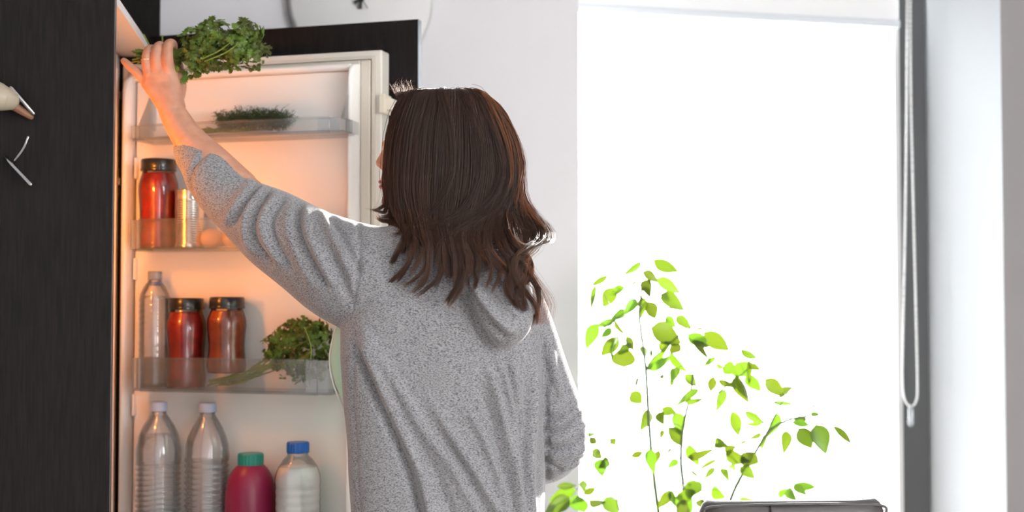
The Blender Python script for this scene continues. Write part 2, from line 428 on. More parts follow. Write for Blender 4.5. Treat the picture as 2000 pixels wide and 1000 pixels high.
# ------------------------------------------------------------------ wall clock
cx_, cz_ = wallpx(705, 0, -.03)
ck = thing('wall_clock', wl(cx_, 0, cz_), 'large round pale wall clock with black hands above the fridge door', 'clock')
RC = 143/ F * 3.2
def disc(r0, r1, y0, y1, seg=64):
    ring = lambda r, y: [wl(cx_+r*math.cos(2*math.pi*k/seg), y, cz_+r*math.sin(2*math.pi*k/seg)) for k in range(seg)]
    return ring, seg
ring, sg = disc(0, 0, 0, 0)
obj('clock_face', loft([ring(RC-.004, -.001), ring(RC-.004, -.030), ring(RC-.012, -.034), ring(.0005, -.034)]), M['clock'], ck)
obj('clock_rim', loft([ring(RC-.003, -.001), ring(RC, -.004), ring(RC, -.027), ring(RC-.003, -.030)], False), M['clockrim'], ck)
def hand(name, ang, l0, l1, w, y):
    c, s = math.cos(ang), math.sin(ang)
    f = lambda x, yy, z: wl(cx_+c*x-s*z, yy, cz_+s*x+c*z)
    return obj(name, box(-l1, l0, y-.002, y, -w, w, f), M['black'], ck, False)
hand('hour_hand', math.radians(30), .10, .021, .0038, -.040)
hand('minute_hand', math.radians(84), .15, .026, .0042, -.044)
hand('second_hand', math.radians(123), .16, .030, .0011, -.048)
hb = [[wl(cx_+.007*math.cos(a), y, cz_+.007*math.sin(a)) for a in np.linspace(0, 2*math.pi, 16, endpoint=False)] for y in (-.034, -.050)]
obj('hub', loft(hb), M['black'], ck)

# ================================================================== FRIDGE CABINET (frame parallel to the wall)
CA = np.array([-.757, 2.42])            # near panel front corner
def cl(x, y, z): return (CA[0]+CW*x-SW*y, CA[1]+SW*x+CW*y, z)      # x out of the fridge, y towards the wall
CWID = .60
ZS = 1.25+.572
cab = thing('fridge_cabinet', cl(-.3, .3, 0), 'tall dark wood cabinet housing the fridge at the left edge', 'cabinet')
bevel(obj('side_panel', box(-.60, 0, 0, .018, .0, 2.5, cl), M['wood'], cab, False), .001)
obj('lit_edge_band', box(0, .0012, .0005, .0175, .0, 2.5, cl), M['woodedge'], cab, False)
obj('side_panel', box(-.60, .012, CWID-.018, CWID, .0, 2.5, cl), M['wood'], cab, False)
obj('back_panel', box(-.615, -.60, 0, CWID, .0, 2.5, cl), M['wood'], cab, False)
bevel(obj('shelf_panel', box(-.595, -.002, .019, CWID-.02, ZS, ZS+.019, cl), M['melamine'], cab, False), .001)
obj('bottom_panel', box(-.595, -.01, .019, CWID-.02, .08, .10, cl), M['wood'], cab, False)
obj('top_panel', box(-.595, -.002, .019, CWID-.02, 2.48, 2.50, cl), M['wood'], cab, False)
# ------------------------------------------------------------------ fridge
D0 = np.array([-.906, 2.96]); DE = np.array([.9606, -.278]); DE /= np.linalg.norm(DE)
DA = math.atan2(DE[1], DE[0])
def dl(x, y, z): return (D0[0]+DE[0]*x-DE[1]*y, D0[1]+DE[1]*x+DE[0]*y, z)   # -y faces the room
def dpx(px, py, ly=0.0):
    d = ray(px, py); nx, ny = -DE[1], DE[0]; p0 = D0+np.array([nx, ny])*ly
    t = (p0[0]*nx+p0[1]*ny)/(d[0]*nx+d[1]*ny); P = np.array([0, 0, CZ])+d*t
    return (P[0]-D0[0])*DE[0]+(P[1]-D0[1])*DE[1], P[2]
fr = thing('fridge', cl(-.3, .3, .1), 'open built-in fridge with cream door shelves and dark wood front', 'fridge')
# body: white liner box open to the front
z0, z1 = .70, ZS-.005; X0, X1, Y0, Y1 = -.56, -.075, .03, CWID-.035; t = .03
obj('interior_liner', join(box(X0, X0+t, Y0, Y1, z0, z1, cl), box(X0, X1, Y0, Y0+t, z0, z1, cl), box(X0, X1, Y1-t, Y1, z0, z1, cl),
     box(X0, X1, Y0, Y1, z0, z0+t, cl), box(X0, X1, Y0, Y1, z1-t, z1, cl)), M['liner'], fr, False)
obj('freezer_body', box(X0, X1, Y0, Y1, .11, z0-.02, cl), M['liner'], fr, False)
for zz in (1.0, 1.25, 1.45):
    obj('interior_shelf', box(X0+t, X1-.06, Y0+t, Y1-t, zz, zz+.006, cl), M['clear'], fr, False)
lc = bevel(obj('lamp_shield', box(-.30, -.068, .062, .30, 1.60, 1.618, cl), M['liner'], fr, False), .003)  # unseen plate added to keep the lamp off the shelf above
ll = bpy.data.lights.new('fridge_lamp_and_fill', 'POINT'); ll.energy = 2.9; ll.color = (1.0, .30, .04); ll.shadow_soft_size = .022
lo = bpy.data.objects.new('fridge_lamp_and_fill', ll); COL.objects.link(lo); lo.location = cl(-.088, .105, 1.52); WM['fridge_lamp_and_fill'] = Matrix.Translation(lo.location)
# door
DW = dpx(745, 300, 0)[0]
ZT = dpx(745, 97, 0)[1]; ZB = .60
door = obj('fridge_door', box(0, DW, 0, .045, ZB, ZT, dl), M['fridge'], fr, False); bevel(door, .004, 3)
pr = dpx(818, 38, .05)[0]; pz = dpx(816, 38, .05)[1]; pl = dpx(264, 72, .05)[0]
fp = obj('front_panel', box(pl, pr-.0015, .047, .066, ZB-.02, pz, dl), M['wood'], fr, False)
obj('lit_edge_band', box(pr-.0015, pr, .0472, .0658, ZB-.02, pz, dl), M['dooredge'], fp, False)
# gasket: a ring proud of the door face with a groove
def ringbox(a, b, x0, x1, zb, zt, y0, y1):
    return join(box(x0+a, x0+b, y0, y1, zb+a, zt-a, dl), box(x1-b, x1-a, y0, y1, zb+a, zt-a, dl), box(x0+b, x1-b, y0, y1, zt-b, zt-a, dl), box(x0+b, x1-b, y0, y1, zb+a, zb+b, dl))
obj('gasket', ringbox(.013, .020, 0, DW, ZB, ZT, -.008, 0), M['gasket'], door, False)
bevel(obj('gasket', ringbox(.023, .046, 0, DW, ZB, ZT, -.011, 0), M['gasket'], door, False), .003)
# liner: recessed back plus raised rounded side and top ridges
lx1 = dpx(700, 300, -.02)[0]; lx0 = .030; lzt = dpx(600, 128, -.03)[1]
obj('liner_back', box(lx0+.02, lx1-.018, -.016, -.001, ZB+.05, lzt-.015, dl), M['liner'], door, False)
rr = dpx(679, 300, -.045)[0]; rw = lx1-rr
def ridge(x0, x1):
    prof = [(x0, -.012), (x0, -.046), (x0+.25*(x1-x0), -.054), (x0+.7*(x1-x0), -.052), (x1, -.036), (x1, -.008)]
    zz = [ZB+.05, lzt-.035, lzt-.015, lzt-.004, lzt]; sc = [1, 1, .86, .55, .2]
    return loft([[dl(x, -.008+(y+.008)*s, z) for x, y in prof] for z, s in zip(zz, sc)])
bevel(obj('liner_side', ridge(rr, lx1), M['liner'], door, True), .002, 2, .8)
obj('liner_side', ridge(lx0+.018, lx0), M['liner'], door, True)
bevel(obj('liner_top', box(lx0+.004, lx1-.012, -.034, -.004, lzt-.014, lzt, dl), M['liner'], door, False), .008, 3)
# catch between door and front panel
k = dpx(752, 205, .01)
bevel(obj('slide_catch', join(box(DW-.002, DW+.012, -.012, .03, k[1]-.021, k[1]+.021, dl), box(DW+.010, DW+.024, .0, .046, k[1]-.013, k[1]+.013, dl)), M['cream'], door, False), .002)
# hinge brackets on the cabinet side
for py in (186, 355):
    yb = CWID-.0185
    def bpx(px, py):
        d = ray(px, py); nx, ny = -SW, CW; p0 = CA+np.array([nx, ny])*yb
        t_ = (p0[0]*nx+p0[1]*ny)/(d[0]*nx+d[1]*ny); P = np.array([0, 0, CZ])+d*t_
        return (P[0]-CA[0])*CW+(P[1]-CA[1])*SW, P[2]
    xa, za = bpx(226, py)
    def plate(dz, hw, hh, th): return box(xa-hw, xa+hw, yb-th, yb, za+dz-hh, za+dz+hh, cl)
    br = obj('hinge_bracket', plate(0, .011, .0085, .012), M['steel'], fr, False); bevel(br, .001)
    bevel(obj('bracket_plate', plate(.021, .008, .011, .003), M['steel'], br, False), .002)
    bevel(obj('bracket_plate', plate(-.021, .008, .011, .003), M['steel'], br, False), .002)
    for dz in (.021, -.021):
        rg = [[cl(xa+r*math.cos(a), yb-.003-h, za+dz+r*math.sin(a)) for a in np.linspace(0, 2*math.pi, 14, endpoint=False)] for r, h in ((.0045, 0), (.0045, .002), (.0018, .0012))]
        obj('screw', loft(rg), M['steel'], br)
    obj('slot', box(xa-.003, xa+.003, yb-.0125, yb-.011, za-.003, za+.003, cl), M['dark'], br, False)
# door shelves
FRONT0 = FRONT = -.109
def tray(pl_, pr_, ptop_l, pbot_l, name='door_shelf', fh=None):
    x0, zt = dpx(pl_, ptop_l, FRONT); x1, _ = dpx(pr_, ptop_l, FRONT); zb = dpx(pl_, pbot_l, FRONT)[1]
    tk = .003
    pts = [(x0, -.018), (x0, FRONT+.018), (x0+.006, FRONT+.005), (x0+.02, FRONT), (x1-.03, FRONT), (x1-.010, FRONT+.006), (x1, FRONT+.024), (x1, -.018)]
    inn = [(x0+tk, -.018), (x0+tk, FRONT+.019), (x0+.009, FRONT+.009), (x0+.021, FRONT+tk), (x1-.031, FRONT+tk), (x1-.012, FRONT+.009), (x1-tk, FRONT+.025), (x1-tk, -.018)]
    n_ = len(pts); V = []; Fc = []
    for P_, z_ in ((pts, zb), (pts, zt), (inn, zt), (inn, zb)): V += [dl(x, y, z_) for x, y in P_]
    for a, b in ((0, 1), (1, 2), (2, 3)):
        for k_ in range(n_-1): Fc.append((a*n_+k_, a*n_+k_+1, b*n_+k_+1, b*n_+k_))
    fl = box(x0+.001, x1-.001, FRONT+.004, -.018, zb-.004, zb+.002, dl)
    lip = box(x0+.02, x1-.03, FRONT-.0015, FRONT+.006, zt-.002, zt+.0025, dl)
    base = box(x0+.02, x1-.03, FRONT-.001, FRONT+.006, zb-.005, zb+.002, dl)
    return x0, x1, zb, zt, join((V, Fc), fl, lip, base)
shelves = {}
for key, a in {'top': (256, 668, 246, 271), 'mid': (256, 655, 430, 487), 'low': (259, 645, 699, 760), 'base': (262, 690, 1012, 1062)}.items():
    FRONT = -.136 if key == 'base' else FRONT0
    x0, x1, zb, zt, VF = tray(*a); shelves[key] = (x0, x1, zb, zt)
    sh = obj('door_shelf', VF, M['clear'], door, False)
    if key != 'base':
        obj('shelf_end', join(box(x1-.055, x1-.030, FRONT-.002, FRONT-.0005, zb, zt, dl), box(x1-.030, x1-.008, FRONT-.001, FRONT+.005, zb, zt, dl)), M['clearend'], door, False)
        obj('shelf_end', join(box(x0+.0, x0+.020, FRONT-.001, FRONT+.004, zb, zt, dl)), M['clearend'], door, False)
FRONT = FRONT0
# tall triangular cheeks of the top shelf
x0, x1, zb, zt = shelves['top']
for xx in (x0+.004, x1-.012):
    prof = [(-.018, zt), (FRONT+.02, zt), (-.035, zt+.085), (-.018, zt+.095)]
    V = [dl(x_, y, z) for x_ in (xx, xx+.003) for y, z in prof]
    obj('shelf_cheek', (V, [(0, 1, 2, 3), (7, 6, 5, 4), (0, 4, 5, 1), (1, 5, 6, 2), (2, 6, 7, 3), (3, 7, 4, 0)]), M['clear'], door, False)
# moulded lugs on the liner
for py in (320, 520, 790):
    for xx in (lx0+.02, rr-.008):
        z_ = dpx(400, py, -.02)[1]
        bevel(obj('shelf_lug', box(xx, xx+.006, -.028, -.014, z_-.03, z_+.02, dl), M['liner'], door, False), .003)

# ------------------------------------------------------------------ things in the door
def stand(px, py_top, py_bot, shelf, ly=-.058):
    """centre (x,y,z0) on a shelf, px-per-metre"""
    zb = shelves[shelf][2]+.0022
    x, _ = dpx(px, py_bot, ly); p = dl(x, ly, zb)
    ppm = F/(p[1]); return (p[0], p[1], zb), ppm
def jar(px, top, w, shelf, sm, name, label, ly=-.062, belly=0.0, lift=0.0):
    c, ppm = stand(px, top, 0, shelf, ly); c = (c[0], c[1], c[2]+lift)
    H = at(px, top, c[1])[2]-c[2]; r = w/ppm/2
    o = thing(name, c, label, 'jar', 'sauce jars in the fridge door')
    lh = .022; g = H-lh
    prof = [(.0, .0005), (r*.86, .0005), (r*.97, .006), (r*(1+belly), .02), (r*.93, .05), (r*.94, g*.5), (r*1.0, g*.70), (r*.98, g*.82), (r*.84, g*.94), (r*.80, g)]
    pr_ = catmull([(a, b, 0) for a, b in prof], 40)[:, :2]
    obj('glass_body', lathe(pr_, c), M['glass'], o)
    ins = [(max(a-.0022, 0), min(max(b, .003), g*.95)) for a, b in pr_ if b < g*.95]
    obj('sauce', lathe(ins+[(0, ins[-1][1])], c), sm, o)
    L_ = [(0, g-.004), (r*.88, g-.004), (r*.90, g-.002), (r*.90, H-.003), (r*.86, H), (0, H)]
    lid = obj('lid', lathe(L_, c), M['lid'], o)
    obj('lid_rim', lathe([(r*.905, g-.004), (r*.92, g-.001), (r*.905, g+.002)], c, cap=False), M['lid'], lid)
    return o
jar(313, 312, 76, 'mid', M['sauce'], 'sauce_jar', 'red sauce jar with black lid on the middle door shelf beside the tin can')
jar(369, 582, 76, 'low', M['sauce'], 'sauce_jar', 'dark red sauce jar with black lid beside the water bottle', belly=.0)
jar(448, 580, 75, 'low', M['sauce2'], 'sauce_jar', 'orange-brown sauce jar with black lid beside the parsley on the lower door shelf', lift=.034)
# tin can
c, ppm = stand(374, 372, 0, 'mid', -.062); H = at(374, 372, c[1])[2]-c[2]; r = 29.5/ppm
can = thing('tin_can', c, 'ribbed silver tin can on the middle door shelf', 'can')
prof = [(0, .001), (r*.97, .001), (r, .004), (r*.975, .008)]
nz = 18
for i in range(nz*4+1):
    z = .012+(H-.035)*i/(nz*4); prof.append((r*(.965+.018*math.cos(i*math.pi/2)), z))
prof += [(r*.975, H-.018), (r*.975, H-.006), (r, H-.003), (r, H), (r*.94, H)]
obj('can_wall', lathe(prof, c, 40), M['tin'], can)
obj('can_lid', lathe([(0, H-.004), (r*.94, H-.004), (r*.94, H-.001), (0, H-.001)], c, 40), M['tin'], can)
# eggs
for i, (px, lab) in enumerate(((420, 'brown egg on the middle door shelf next to the tin can'), (462, 'brown egg on the middle door shelf half hidden by the sleeve'))):
    c, ppm = stand(px, 0, 0, 'mid', -.062); 
    rings = []
    for a in np.linspace(0, math.pi, 15):
        rr_ = .0215*math.sin(a)*(1+.12*math.cos(a)); zz = .021
        rings.append([(c[0]+.0275*math.cos(a)*-1, c[1]+max(rr_, 1e-4)*math.cos(b), c[2]+.0216+max(rr_, 1e-4)*math.sin(b)) for b in np.linspace(0, 2*math.pi, 18, endpoint=False)])
    tag(obj('egg', loft(rings), M['egg']), lab, 'egg', 'eggs in the fridge door')
# bottles
def bottle(name, px, top, w, shelf, label, capm, prof, caph, capr, ly=-.055, fill=None, fillm=None, bodym=None, cat='bottle', neck=None):
    c, ppm = stand(px, top, 0, shelf, ly); H = at(px, top, c[1])[2]-c[2]; r = w/ppm/2
    o = thing(name, c, label, cat, 'bottles in the fridge door')
    g = H-caph
    P = [(a*r, b*g) for a, b in prof]
    obj('bottle_body', lathe([(0, .001)]+P, c, 32), bodym or M['pet'], o)
    if fill:
        zf = fill*g
        I = [(max(a-.0016, .0005), max(b, .003)) for a, b in P if b <= zf]
        ra = np.interp(zf, [b for a, b in P], [a for a, b in P])-.0016
        obj('liquid', lathe([(0, .003)]+I+[(ra, zf), (0, zf)], c, 32), fillm, o)
    cr = capr/ppm/2
    cv = [(0, g-.004), (cr*.97, g-.004), (cr, g-.002), (cr, H-.003), (cr*.93, H), (0, H)]
    rings = []
    for a, z in cv:
        rings.append([(c[0]+max(a, 1e-4)*(1+(.02 if k % 2 else -.01))*math.cos(2*math.pi*k/48), c[1]+max(a, 1e-4)*(1+(.02 if k % 2 else -.01))*math.sin(2*math.pi*k/48), c[2]+z) for k in range(48)])
    cp = obj('cap', loft(rings), capm, o, False)
    if neck: obj('neck_ring', lathe([(cr*.9, g-.016), (cr*1.03, g-.014), (cr*1.03, g-.009), (cr*.9, g-.007)], c, 24, False), neck, o)
    return o
def ribs(lo, hi, n, r0=1.0, amp=.06):
    out = []
    for i in range(n*4+1): out.append((r0-amp*(.5-.5*math.cos(i*math.pi/2)), lo+(hi-lo)*i/(n*4)))
    return out
wp = [(.90, .004), (.98, .02), (1.0, .05)]+ribs(.06, .58, 13, 1.0, .075)+[(.99, .60), (1.0, .63), (1.0, .69), (.97, .72), (.88, .80), (.70, .87), (.46, .935), (.34, .965), (.33, 1.0)]
bottle('water_bottle', 318, 785, 88, 'base', 'clear ribbed water bottle with dented shoulder and pale cap, nearest the hinge', M['palecap'], wp, .016, 32, fill=.80, fillm=M['water'], ly=-.076)
wp2 = [(.90, .004), (.98, .02), (1.0, .05)]+ribs(.06, .62, 13, 1.0, .075)+[(1.0, .65), (.98, .68), (.96, .74), (.86, .80), (.68, .87), (.46, .935), (.34, .965), (.33, 1.0)]
bottle('water_bottle', 412, 787, 86, 'base', 'clear ribbed water bottle with grey cap beside the magenta bottle', M['palecap'], wp2, .016, 34, fill=.62, fillm=M['water'], ly=-.076)
wp3 = [(.90, .004), (1.0, .03)]+ribs(.05, .40, 6, 1.0, .03)+[(.97, .44), (.99, .50)]+ribs(.52, .80, 5, 1.0, .03)+[(.94, .86), (.74, .92), (.48, .97), (.44, 1.0)]
bottle('water_bottle', 308, 530, 60, 'low', 'small clear water bottle with blue neck ring on the lower door shelf', clear('pale_cap_plastic', (.7, .76, .85), .5, .1, 1.2, (.5, .58, .70)), wp3, .016, 27, fill=.84, fillm=M['water'], ly=-.062, neck=M['bluecap'])
kp = [(.80, .004), (.92, .02), (.98, .06), (1.0, .25), (1.0, .45), (.99, .62), (.93, .76), (.82, .87), (.66, .95), (.50, 1.0)]
kq = catmull([(a, b, 0) for a, b in kp], 36)[:, :2]
bottle('squeeze_bottle', 496, 885, 97, 'base', 'rounded magenta bottle with teal cap', M['tealcap'], [tuple(p) for p in kq], .024, 49, bodym=M['magenta'], ly=-.076)
mp_ = [(.86, .004), (.97, .02), (1.0, .05)]+ribs(.08, .66, 7, 1.0, .03)+[(1.0, .70), (.96, .76), (.84, .84), (.64, .91), (.46, .955), (.44, 1.0)]
bottle('milk_bottle', 587, 863, 89, 'base', 'clear milk bottle with bright blue cap', M['bluecap'], mp_, .019, 43, fill=.84, fillm=M['milk'], bodym=M['pet2'], ly=-.076)

# ------------------------------------------------------------------ herbs
def parsley_leaf(seed):
    rd = random.Random(seed); V = []; Fc = []
    for ang, sc, off in ((0, 1.0, (0, .30)), (1.05, .8, (.06, .12)), (-1.05, .8, (-.06, .12))):
        b = len(V); c, s = math.cos(ang), math.sin(ang)
        pts = [(0, 0), (.12, .06), (.26, .16), (.18, .24), (.30, .38), (.16, .40), (.14, .56), (.05, .50), (0, .66), (-.05, .50), (-.14, .56), (-.16, .40), (-.30, .38), (-.18, .24), (-.26, .16), (-.12, .06)]
        ctr = (0, .28)
        for (x, y) in [ctr]+pts:
            x *= sc*(1+.15*rd.uniform(-1, 1)); y *= sc
            z = .10*math.sin(5*x+rd.random())+.10*rd.uniform(-1, 1)*(abs(x)+.2)-.35*y*y
            V.append((off[0]+c*x+s*y, off[1]-s*x+c*y, z))
        n_ = len(pts)
        for k_ in range(n_): Fc.append((b, b+1+k_, b+1+(k_+1) % n_))
    st = tube([(0, -.25, 0), (0, .32, .0)], [.012, .010], 3, cap=False)
    return join((V, Fc), (st[0], st[1][:-2]))
PL = []
for s in range(4):
    me = mesh('parsley_leaf', *parsley_leaf(s), smooth=False); me.materials.append(M['parsley']); PL.append(me)
def rotm(): 
    from mathutils import Euler
    return Euler((random.uniform(0, 6.28), random.uniform(0, 6.28), random.uniform(0, 6.28))).to_matrix().to_4x4()
def herb(name, label, base, blobs, nleaf, size, stems, group='parsley bunches', cat='herbs', stem_r=.0013):
    o = thing(name, base, label, cat, group)
    w = np.array([b[3]*b[4]*b[5] for b in blobs])**.75; w /= w.sum()
    cen = []
    for i in range(nleaf):
        b = blobs[np.random.choice(len(blobs), p=w)]
        d = np.random.normal(size=3); d /= np.linalg.norm(d); d *= np.random.uniform(.45, 1)**.6
        p = np.array(b[:3])+d*np.array(b[3:6])
        s = size*random.uniform(.75, 1.25)
        out = Vector(d*np.array([1, 1.3, 1])).normalized()
        lean = Vector((out.x, out.y*1.0, out.z)).to_track_quat('Z', 'Y').to_matrix().to_4x4()
        tw = Matrix.Rotation(random.uniform(0, 6.28), 4, 'Z') @ Matrix.Rotation(random.uniform(-.7, .7), 4, 'X')
        mt = Matrix.Translation(Vector(p)) @ lean @ tw @ Matrix.Scale(s, 4)
        me_obj('leaf', random.choice(PL), None, o, mt); cen.append(p)
    for k_, pth in enumerate(stems):
        obj('stem', tube(pth, [stem_r*1.3]*(len(pth)-1)+[stem_r*.7], 5, 12), M['pstem'], o)
    return o
def blob(px, py, Y, rx, ry, rd):
    p = at(px, py, Y); s = Y/F
    return (p[0], p[1], p[2], rx*s, rd, ry*s)
HY = 2.60
bl_hand = [blob(380, 95, HY, 40, 45, .03), blob(415, 78, HY, 45, 42, .035), blob(460, 90, HY-.01, 45, 48, .035), blob(485, 70, HY, 30, 30, .03), blob(497, 105, HY, 26, 32, .03), blob(420, 118, HY, 42, 24, .03), blob(370, 125, HY, 28, 20, .025)]
stems = []
for i in range(22):
    a = random.choice(bl_hand)
    y0 = random.uniform(92, 118)
    stems.append([at(random.uniform(258, 276), random.uniform(96, 124), HY+.02+random.uniform(-.012, .012)), at(312, 106+random.uniform(-7, 7), HY+.020+random.uniform(-.008, .008)), at(345, 105+random.uniform(-9, 9), HY+.015), np.array(a[:3])+np.random.normal(size=3)*.012])
stems += [[at(281, 68, HY+.02), at(295, 93, HY+.02), at(310, 104, HY+.02), at(345, 108, HY+.02)], [at(317, 70, HY+.035), at(319, 90, HY+.03), at(330, 105, HY+.02)], [at(362, 163, HY), at(352, 161, HY), at(344, 145, HY+.02)]]
stems += [[at(395, 115, HY-.03), at(430, 98, HY-.04), at(455, 78, HY-.045)], [at(400, 120, HY-.03), at(440, 103, HY-.04), at(470, 82, HY-.045)]]
herb('parsley_bunch', 'bunch of leafy parsley held up in the raised hand', at(345, 108, HY), bl_hand, 260, .027, stems)
# lower shelf bunch
zb = shelves['low'][2]
def dpos(px, py, ly): x, z = dpx(px, py, ly); return np.array(dl(x, ly, max(z, zb+.008)))
def dblob(px, py, ly, rx, ry, rd):
    p = dpos(px, py, ly); s = p[1]/F; return (p[0], p[1], p[2], rx*s, rd, ry*s)
bl_low = [dblob(565, 660, -.06, 45, 33, .03), dblob(610, 655, -.06, 42, 32, .03), dblob(575, 710, -.06, 50, 32, .028), dblob(615, 710, -.06, 38, 34, .028), dblob(538, 680, -.06, 30, 30, .025), dblob(590, 645, -.06, 55, 24, .028)]
stems = []
for i in range(20):
    a = random.choice(bl_low)
    stems.append([dpos(random.uniform(402, 440), random.uniform(742, 757), -.075+random.uniform(-.02, .02)), dpos(random.uniform(455, 480), 738+random.uniform(-8, 10), -.078+random.uniform(-.008, .015)), dpos(512, 718+random.uniform(-14, 16), -.078), np.array(a[:3])+np.random.normal(size=3)*.01])
stems += [[dpos(595, 640, -.095), dpos(608, 680, -.100), dpos(604, 725, -.100), dpos(606, 755, -.1)]]
herb('parsley_bunch', 'bunch of parsley lying on the lower door shelf', dpos(520, 755, -.07), bl_low, 200, .024, stems)
# dill on the top shelf: feathery fronds nobody could count
zb = shelves['top'][2]
dh = thing('dill_bunch', dpos(500, 262, -.06), 'dark feathery dill bunch lying on the top door shelf', 'herbs')
VV, FF = [], []
for i in range(360):
    t_ = random.random(); px = 432+128*t_; base = dpos(px, 250+random.uniform(-8, 6), -.06+random.uniform(-.03, .03))
    top = dpos(px+random.uniform(-22, 26), 205+14*abs(math.sin(t_*7.5+.6))+random.uniform(-3, 22), -.06+random.uniform(-.03, .03))
    v, f = tube([base, (base+top)/2+np.random.normal(size=3)*.004, top], [.0007, .0006, .0004], 3, cap=False); f = f[:-2]
    k_ = len(VV); VV += v; FF += [tuple(a+k_ for a in q) for q in f]
    for j in range(11):
        s_ = random.uniform(.25, 1); p = base*(1-s_)+top*s_; e = p+np.random.normal(size=3)*np.array([.006, .005, .005])
        v, f = tube([p, e], [.0005, .0003], 3, cap=False); f = f[:-2]
        k_ = len(VV); VV += v; FF += [tuple(a+k_ for a in q) for q in f]
tag(obj('fronds', (VV, FF), M['dill'], dh, False), kind='stuff')
for i in range(16):
    obj('stem', tube([dpos(random.uniform(385, 410), random.uniform(246, 262), -.06+random.uniform(-.03, .02)), dpos(440, 252+random.uniform(-6, 6), -.06), dpos(random.uniform(480, 540), random.uniform(225, 255), -.06+random.uniform(-.02, .02))], [.0013, .0012, .0008], 5, 10), M['pstem'], dh)
adopt(lo, fr)
fill_light = ll.copy(); fill_light.energy = 1.9
fill_obj = bpy.data.objects.new('fridge_lamp_and_fill', fill_light); COL.objects.link(fill_obj); fill_obj.location = cl(-.100, .110, 1.34); adopt(fill_obj, fr)  # extra warm fill light, added to brighten the lower door
# ================================================================== PERSON
PY = 2.42
def ring_lr(L, R, d, Yc, n=40, p=.92, dy=0.0):
    a = at(L[0], L[1], Yc+dy); b = at(R[0], R[1], Yc-dy); c = (a+b)/2; ax = (b-a)/2; out = []
    for k in range(n):
        t = 2*math.pi*k/n; co, si = math.cos(t), math.sin(t)
        out.append(c+ax*math.copysign(abs(co)**p, co)+np.array([0, d, 0])*math.copysign(abs(si)**p, si))
    return out
def px_tube(pts, seg=20, n=None):
    """pts: (px, py, Y, radius_px)"""
    P = [at(a, b, Y) for a, b, Y, r in pts]; R = [r*Y/F for a, b, Y, r in pts]
    return tube(P, R, seg, n)
# ---- body: head, neck, torso, arms, legs as one surface
HYc = 2.425
hc = at(868, 292, HYc)
head = [ellipsoid(at(872, 272, HYc), (.098, .074, .080), 28, 18),                 # cranium
        ellipsoid(at(822, 330, HYc+.012), (.073, .060, .082), 24, 16),               # face
        ellipsoid(at(800, 372, HYc+.014), (.050, .047, .042), 20, 12),               # jaw
        ellipsoid(at(757, 393, HYc+.022), (.0125, .016, .0125), 14, 10),             # chin
        px_tube([(757, 292, HYc+.02, 8), (746, 309, HYc+.021, 8.5), (738, 318, HYc+.022, 6), (746, 323, HYc+.022, 8)], 12, 14),  # nose
        ellipsoid(at(742.5, 322, HYc+.032), (.008, .007, .006), 10, 8), ellipsoid(at(742.5, 322, HYc+.012), (.008, .007, .006), 10, 8),
        px_tube([(758, 335, HYc+.021, 10), (750, 350, HYc+.021, 7.5)], 10),
        ellipsoid(at(748.5, 354, HYc+.021), (.0075, .018, .0055), 14, 8), ellipsoid(at(749.5, 366, HYc+.021), (.0075, .016, .006), 14, 8),
        ellipsoid(at(766, 284, HYc+.018), (.020, .045, .014), 14, 10),               # brow
        ellipsoid(at(775, 325, HYc-.022), (.024, .018, .020), 14, 10), ellipsoid(at(770, 325, HYc+.055), (.022, .016, .020), 14, 10),
        ellipsoid(at(870, 320, HYc-.072), (.018, .010, .030), 12, 8), ellipsoid(at(862, 320, HYc+.084), (.018, .010, .030), 12, 8)]  # ears
neck = [px_tube([(868, 370, HYc, 50), (880, 430, HYc, 48), (890, 490, PY, 60)], 20)]
torso = [loft([ring_lr((790, 455), (985, 500), .06, PY), ring_lr((735, 500), (990, 570), .080, PY), ring_lr((722, 600), (1035, 640), .10, PY), ring_lr((730, 720), (1030, 740), .10, PY),
               ring_lr((745, 850), (1020, 860), .09, PY), ring_lr((735, 960), (1030, 960), .10, PY), ring_lr((720, 1080), (1045, 1080), .115, PY), ring_lr((735, 1160), (1035, 1160), .10, PY)])]
legs = []
for px, Yo in ((800, .03), (970, -.02)):
    t_ = at(px, 1080, PY+Yo)
    legs.append(tube([t_, (t_[0]+.005, t_[1], .78), (t_[0]+.008, t_[1]-.005, .50), (t_[0]+.006, t_[1]-.01, .30), (t_[0]+.005, t_[1]-.01, .09)], [.082, .078, .055, .052, .036], 18, 24))
    f = Vector((-.75, .66, 0)).normalized()
    legs.append(tube([(t_[0]+.005-.03*f.x, t_[1]-.03*f.y, .035), (t_[0]+.005+.14*f.x, t_[1]+.14*f.y, .028)], [.034, .028], 14, 8))
AY = 2.60
arml = [px_tube([(735, 500, PY, 58), (640, 470, 2.46, 48), (540, 425, 2.52, 40), (460, 365, 2.56, 37)], 18, 20)]
armr = [px_tube([(985, 600, PY, 42), (1035, 700, PY+.01, 40), (1078, 800, PY+.02, 42), (1092, 872, PY+.03, 40)], 18, 20),
        px_tube([(1092, 872, PY+.03, 40), (1040, 890, PY+.12, 36), (980, 890, PY+.20, 28), (940, 880, PY+.24, 24)], 16, 16)]
# right hand resting in front of the body (hidden from here)
rh = at(925, 876, PY+.26)
hand_r = [ellipsoid(rh, (.040, .018, .042), 16, 10)]
for i in range(4):
    b_ = np.array([rh[0]-.03, rh[1]+.004, rh[2]+.028-.019*i])
    hand_r.append(tube([b_, b_+np.array([-.035, -.005, -.004]), b_+np.array([-.055, -.022, -.008])], [.0095, .009, .0075], 10, 10))
hand_r.append(tube([rh+np.array([.0, -.005, .03]), rh+np.array([-.03, -.012, .055]), rh+np.array([-.05, -.015, .06])], [.012, .010, .008], 10, 10))
body_me = remesh('person', join(*(head+neck+torso+legs+arml+armr+hand_r)), .0042, 5, .5)
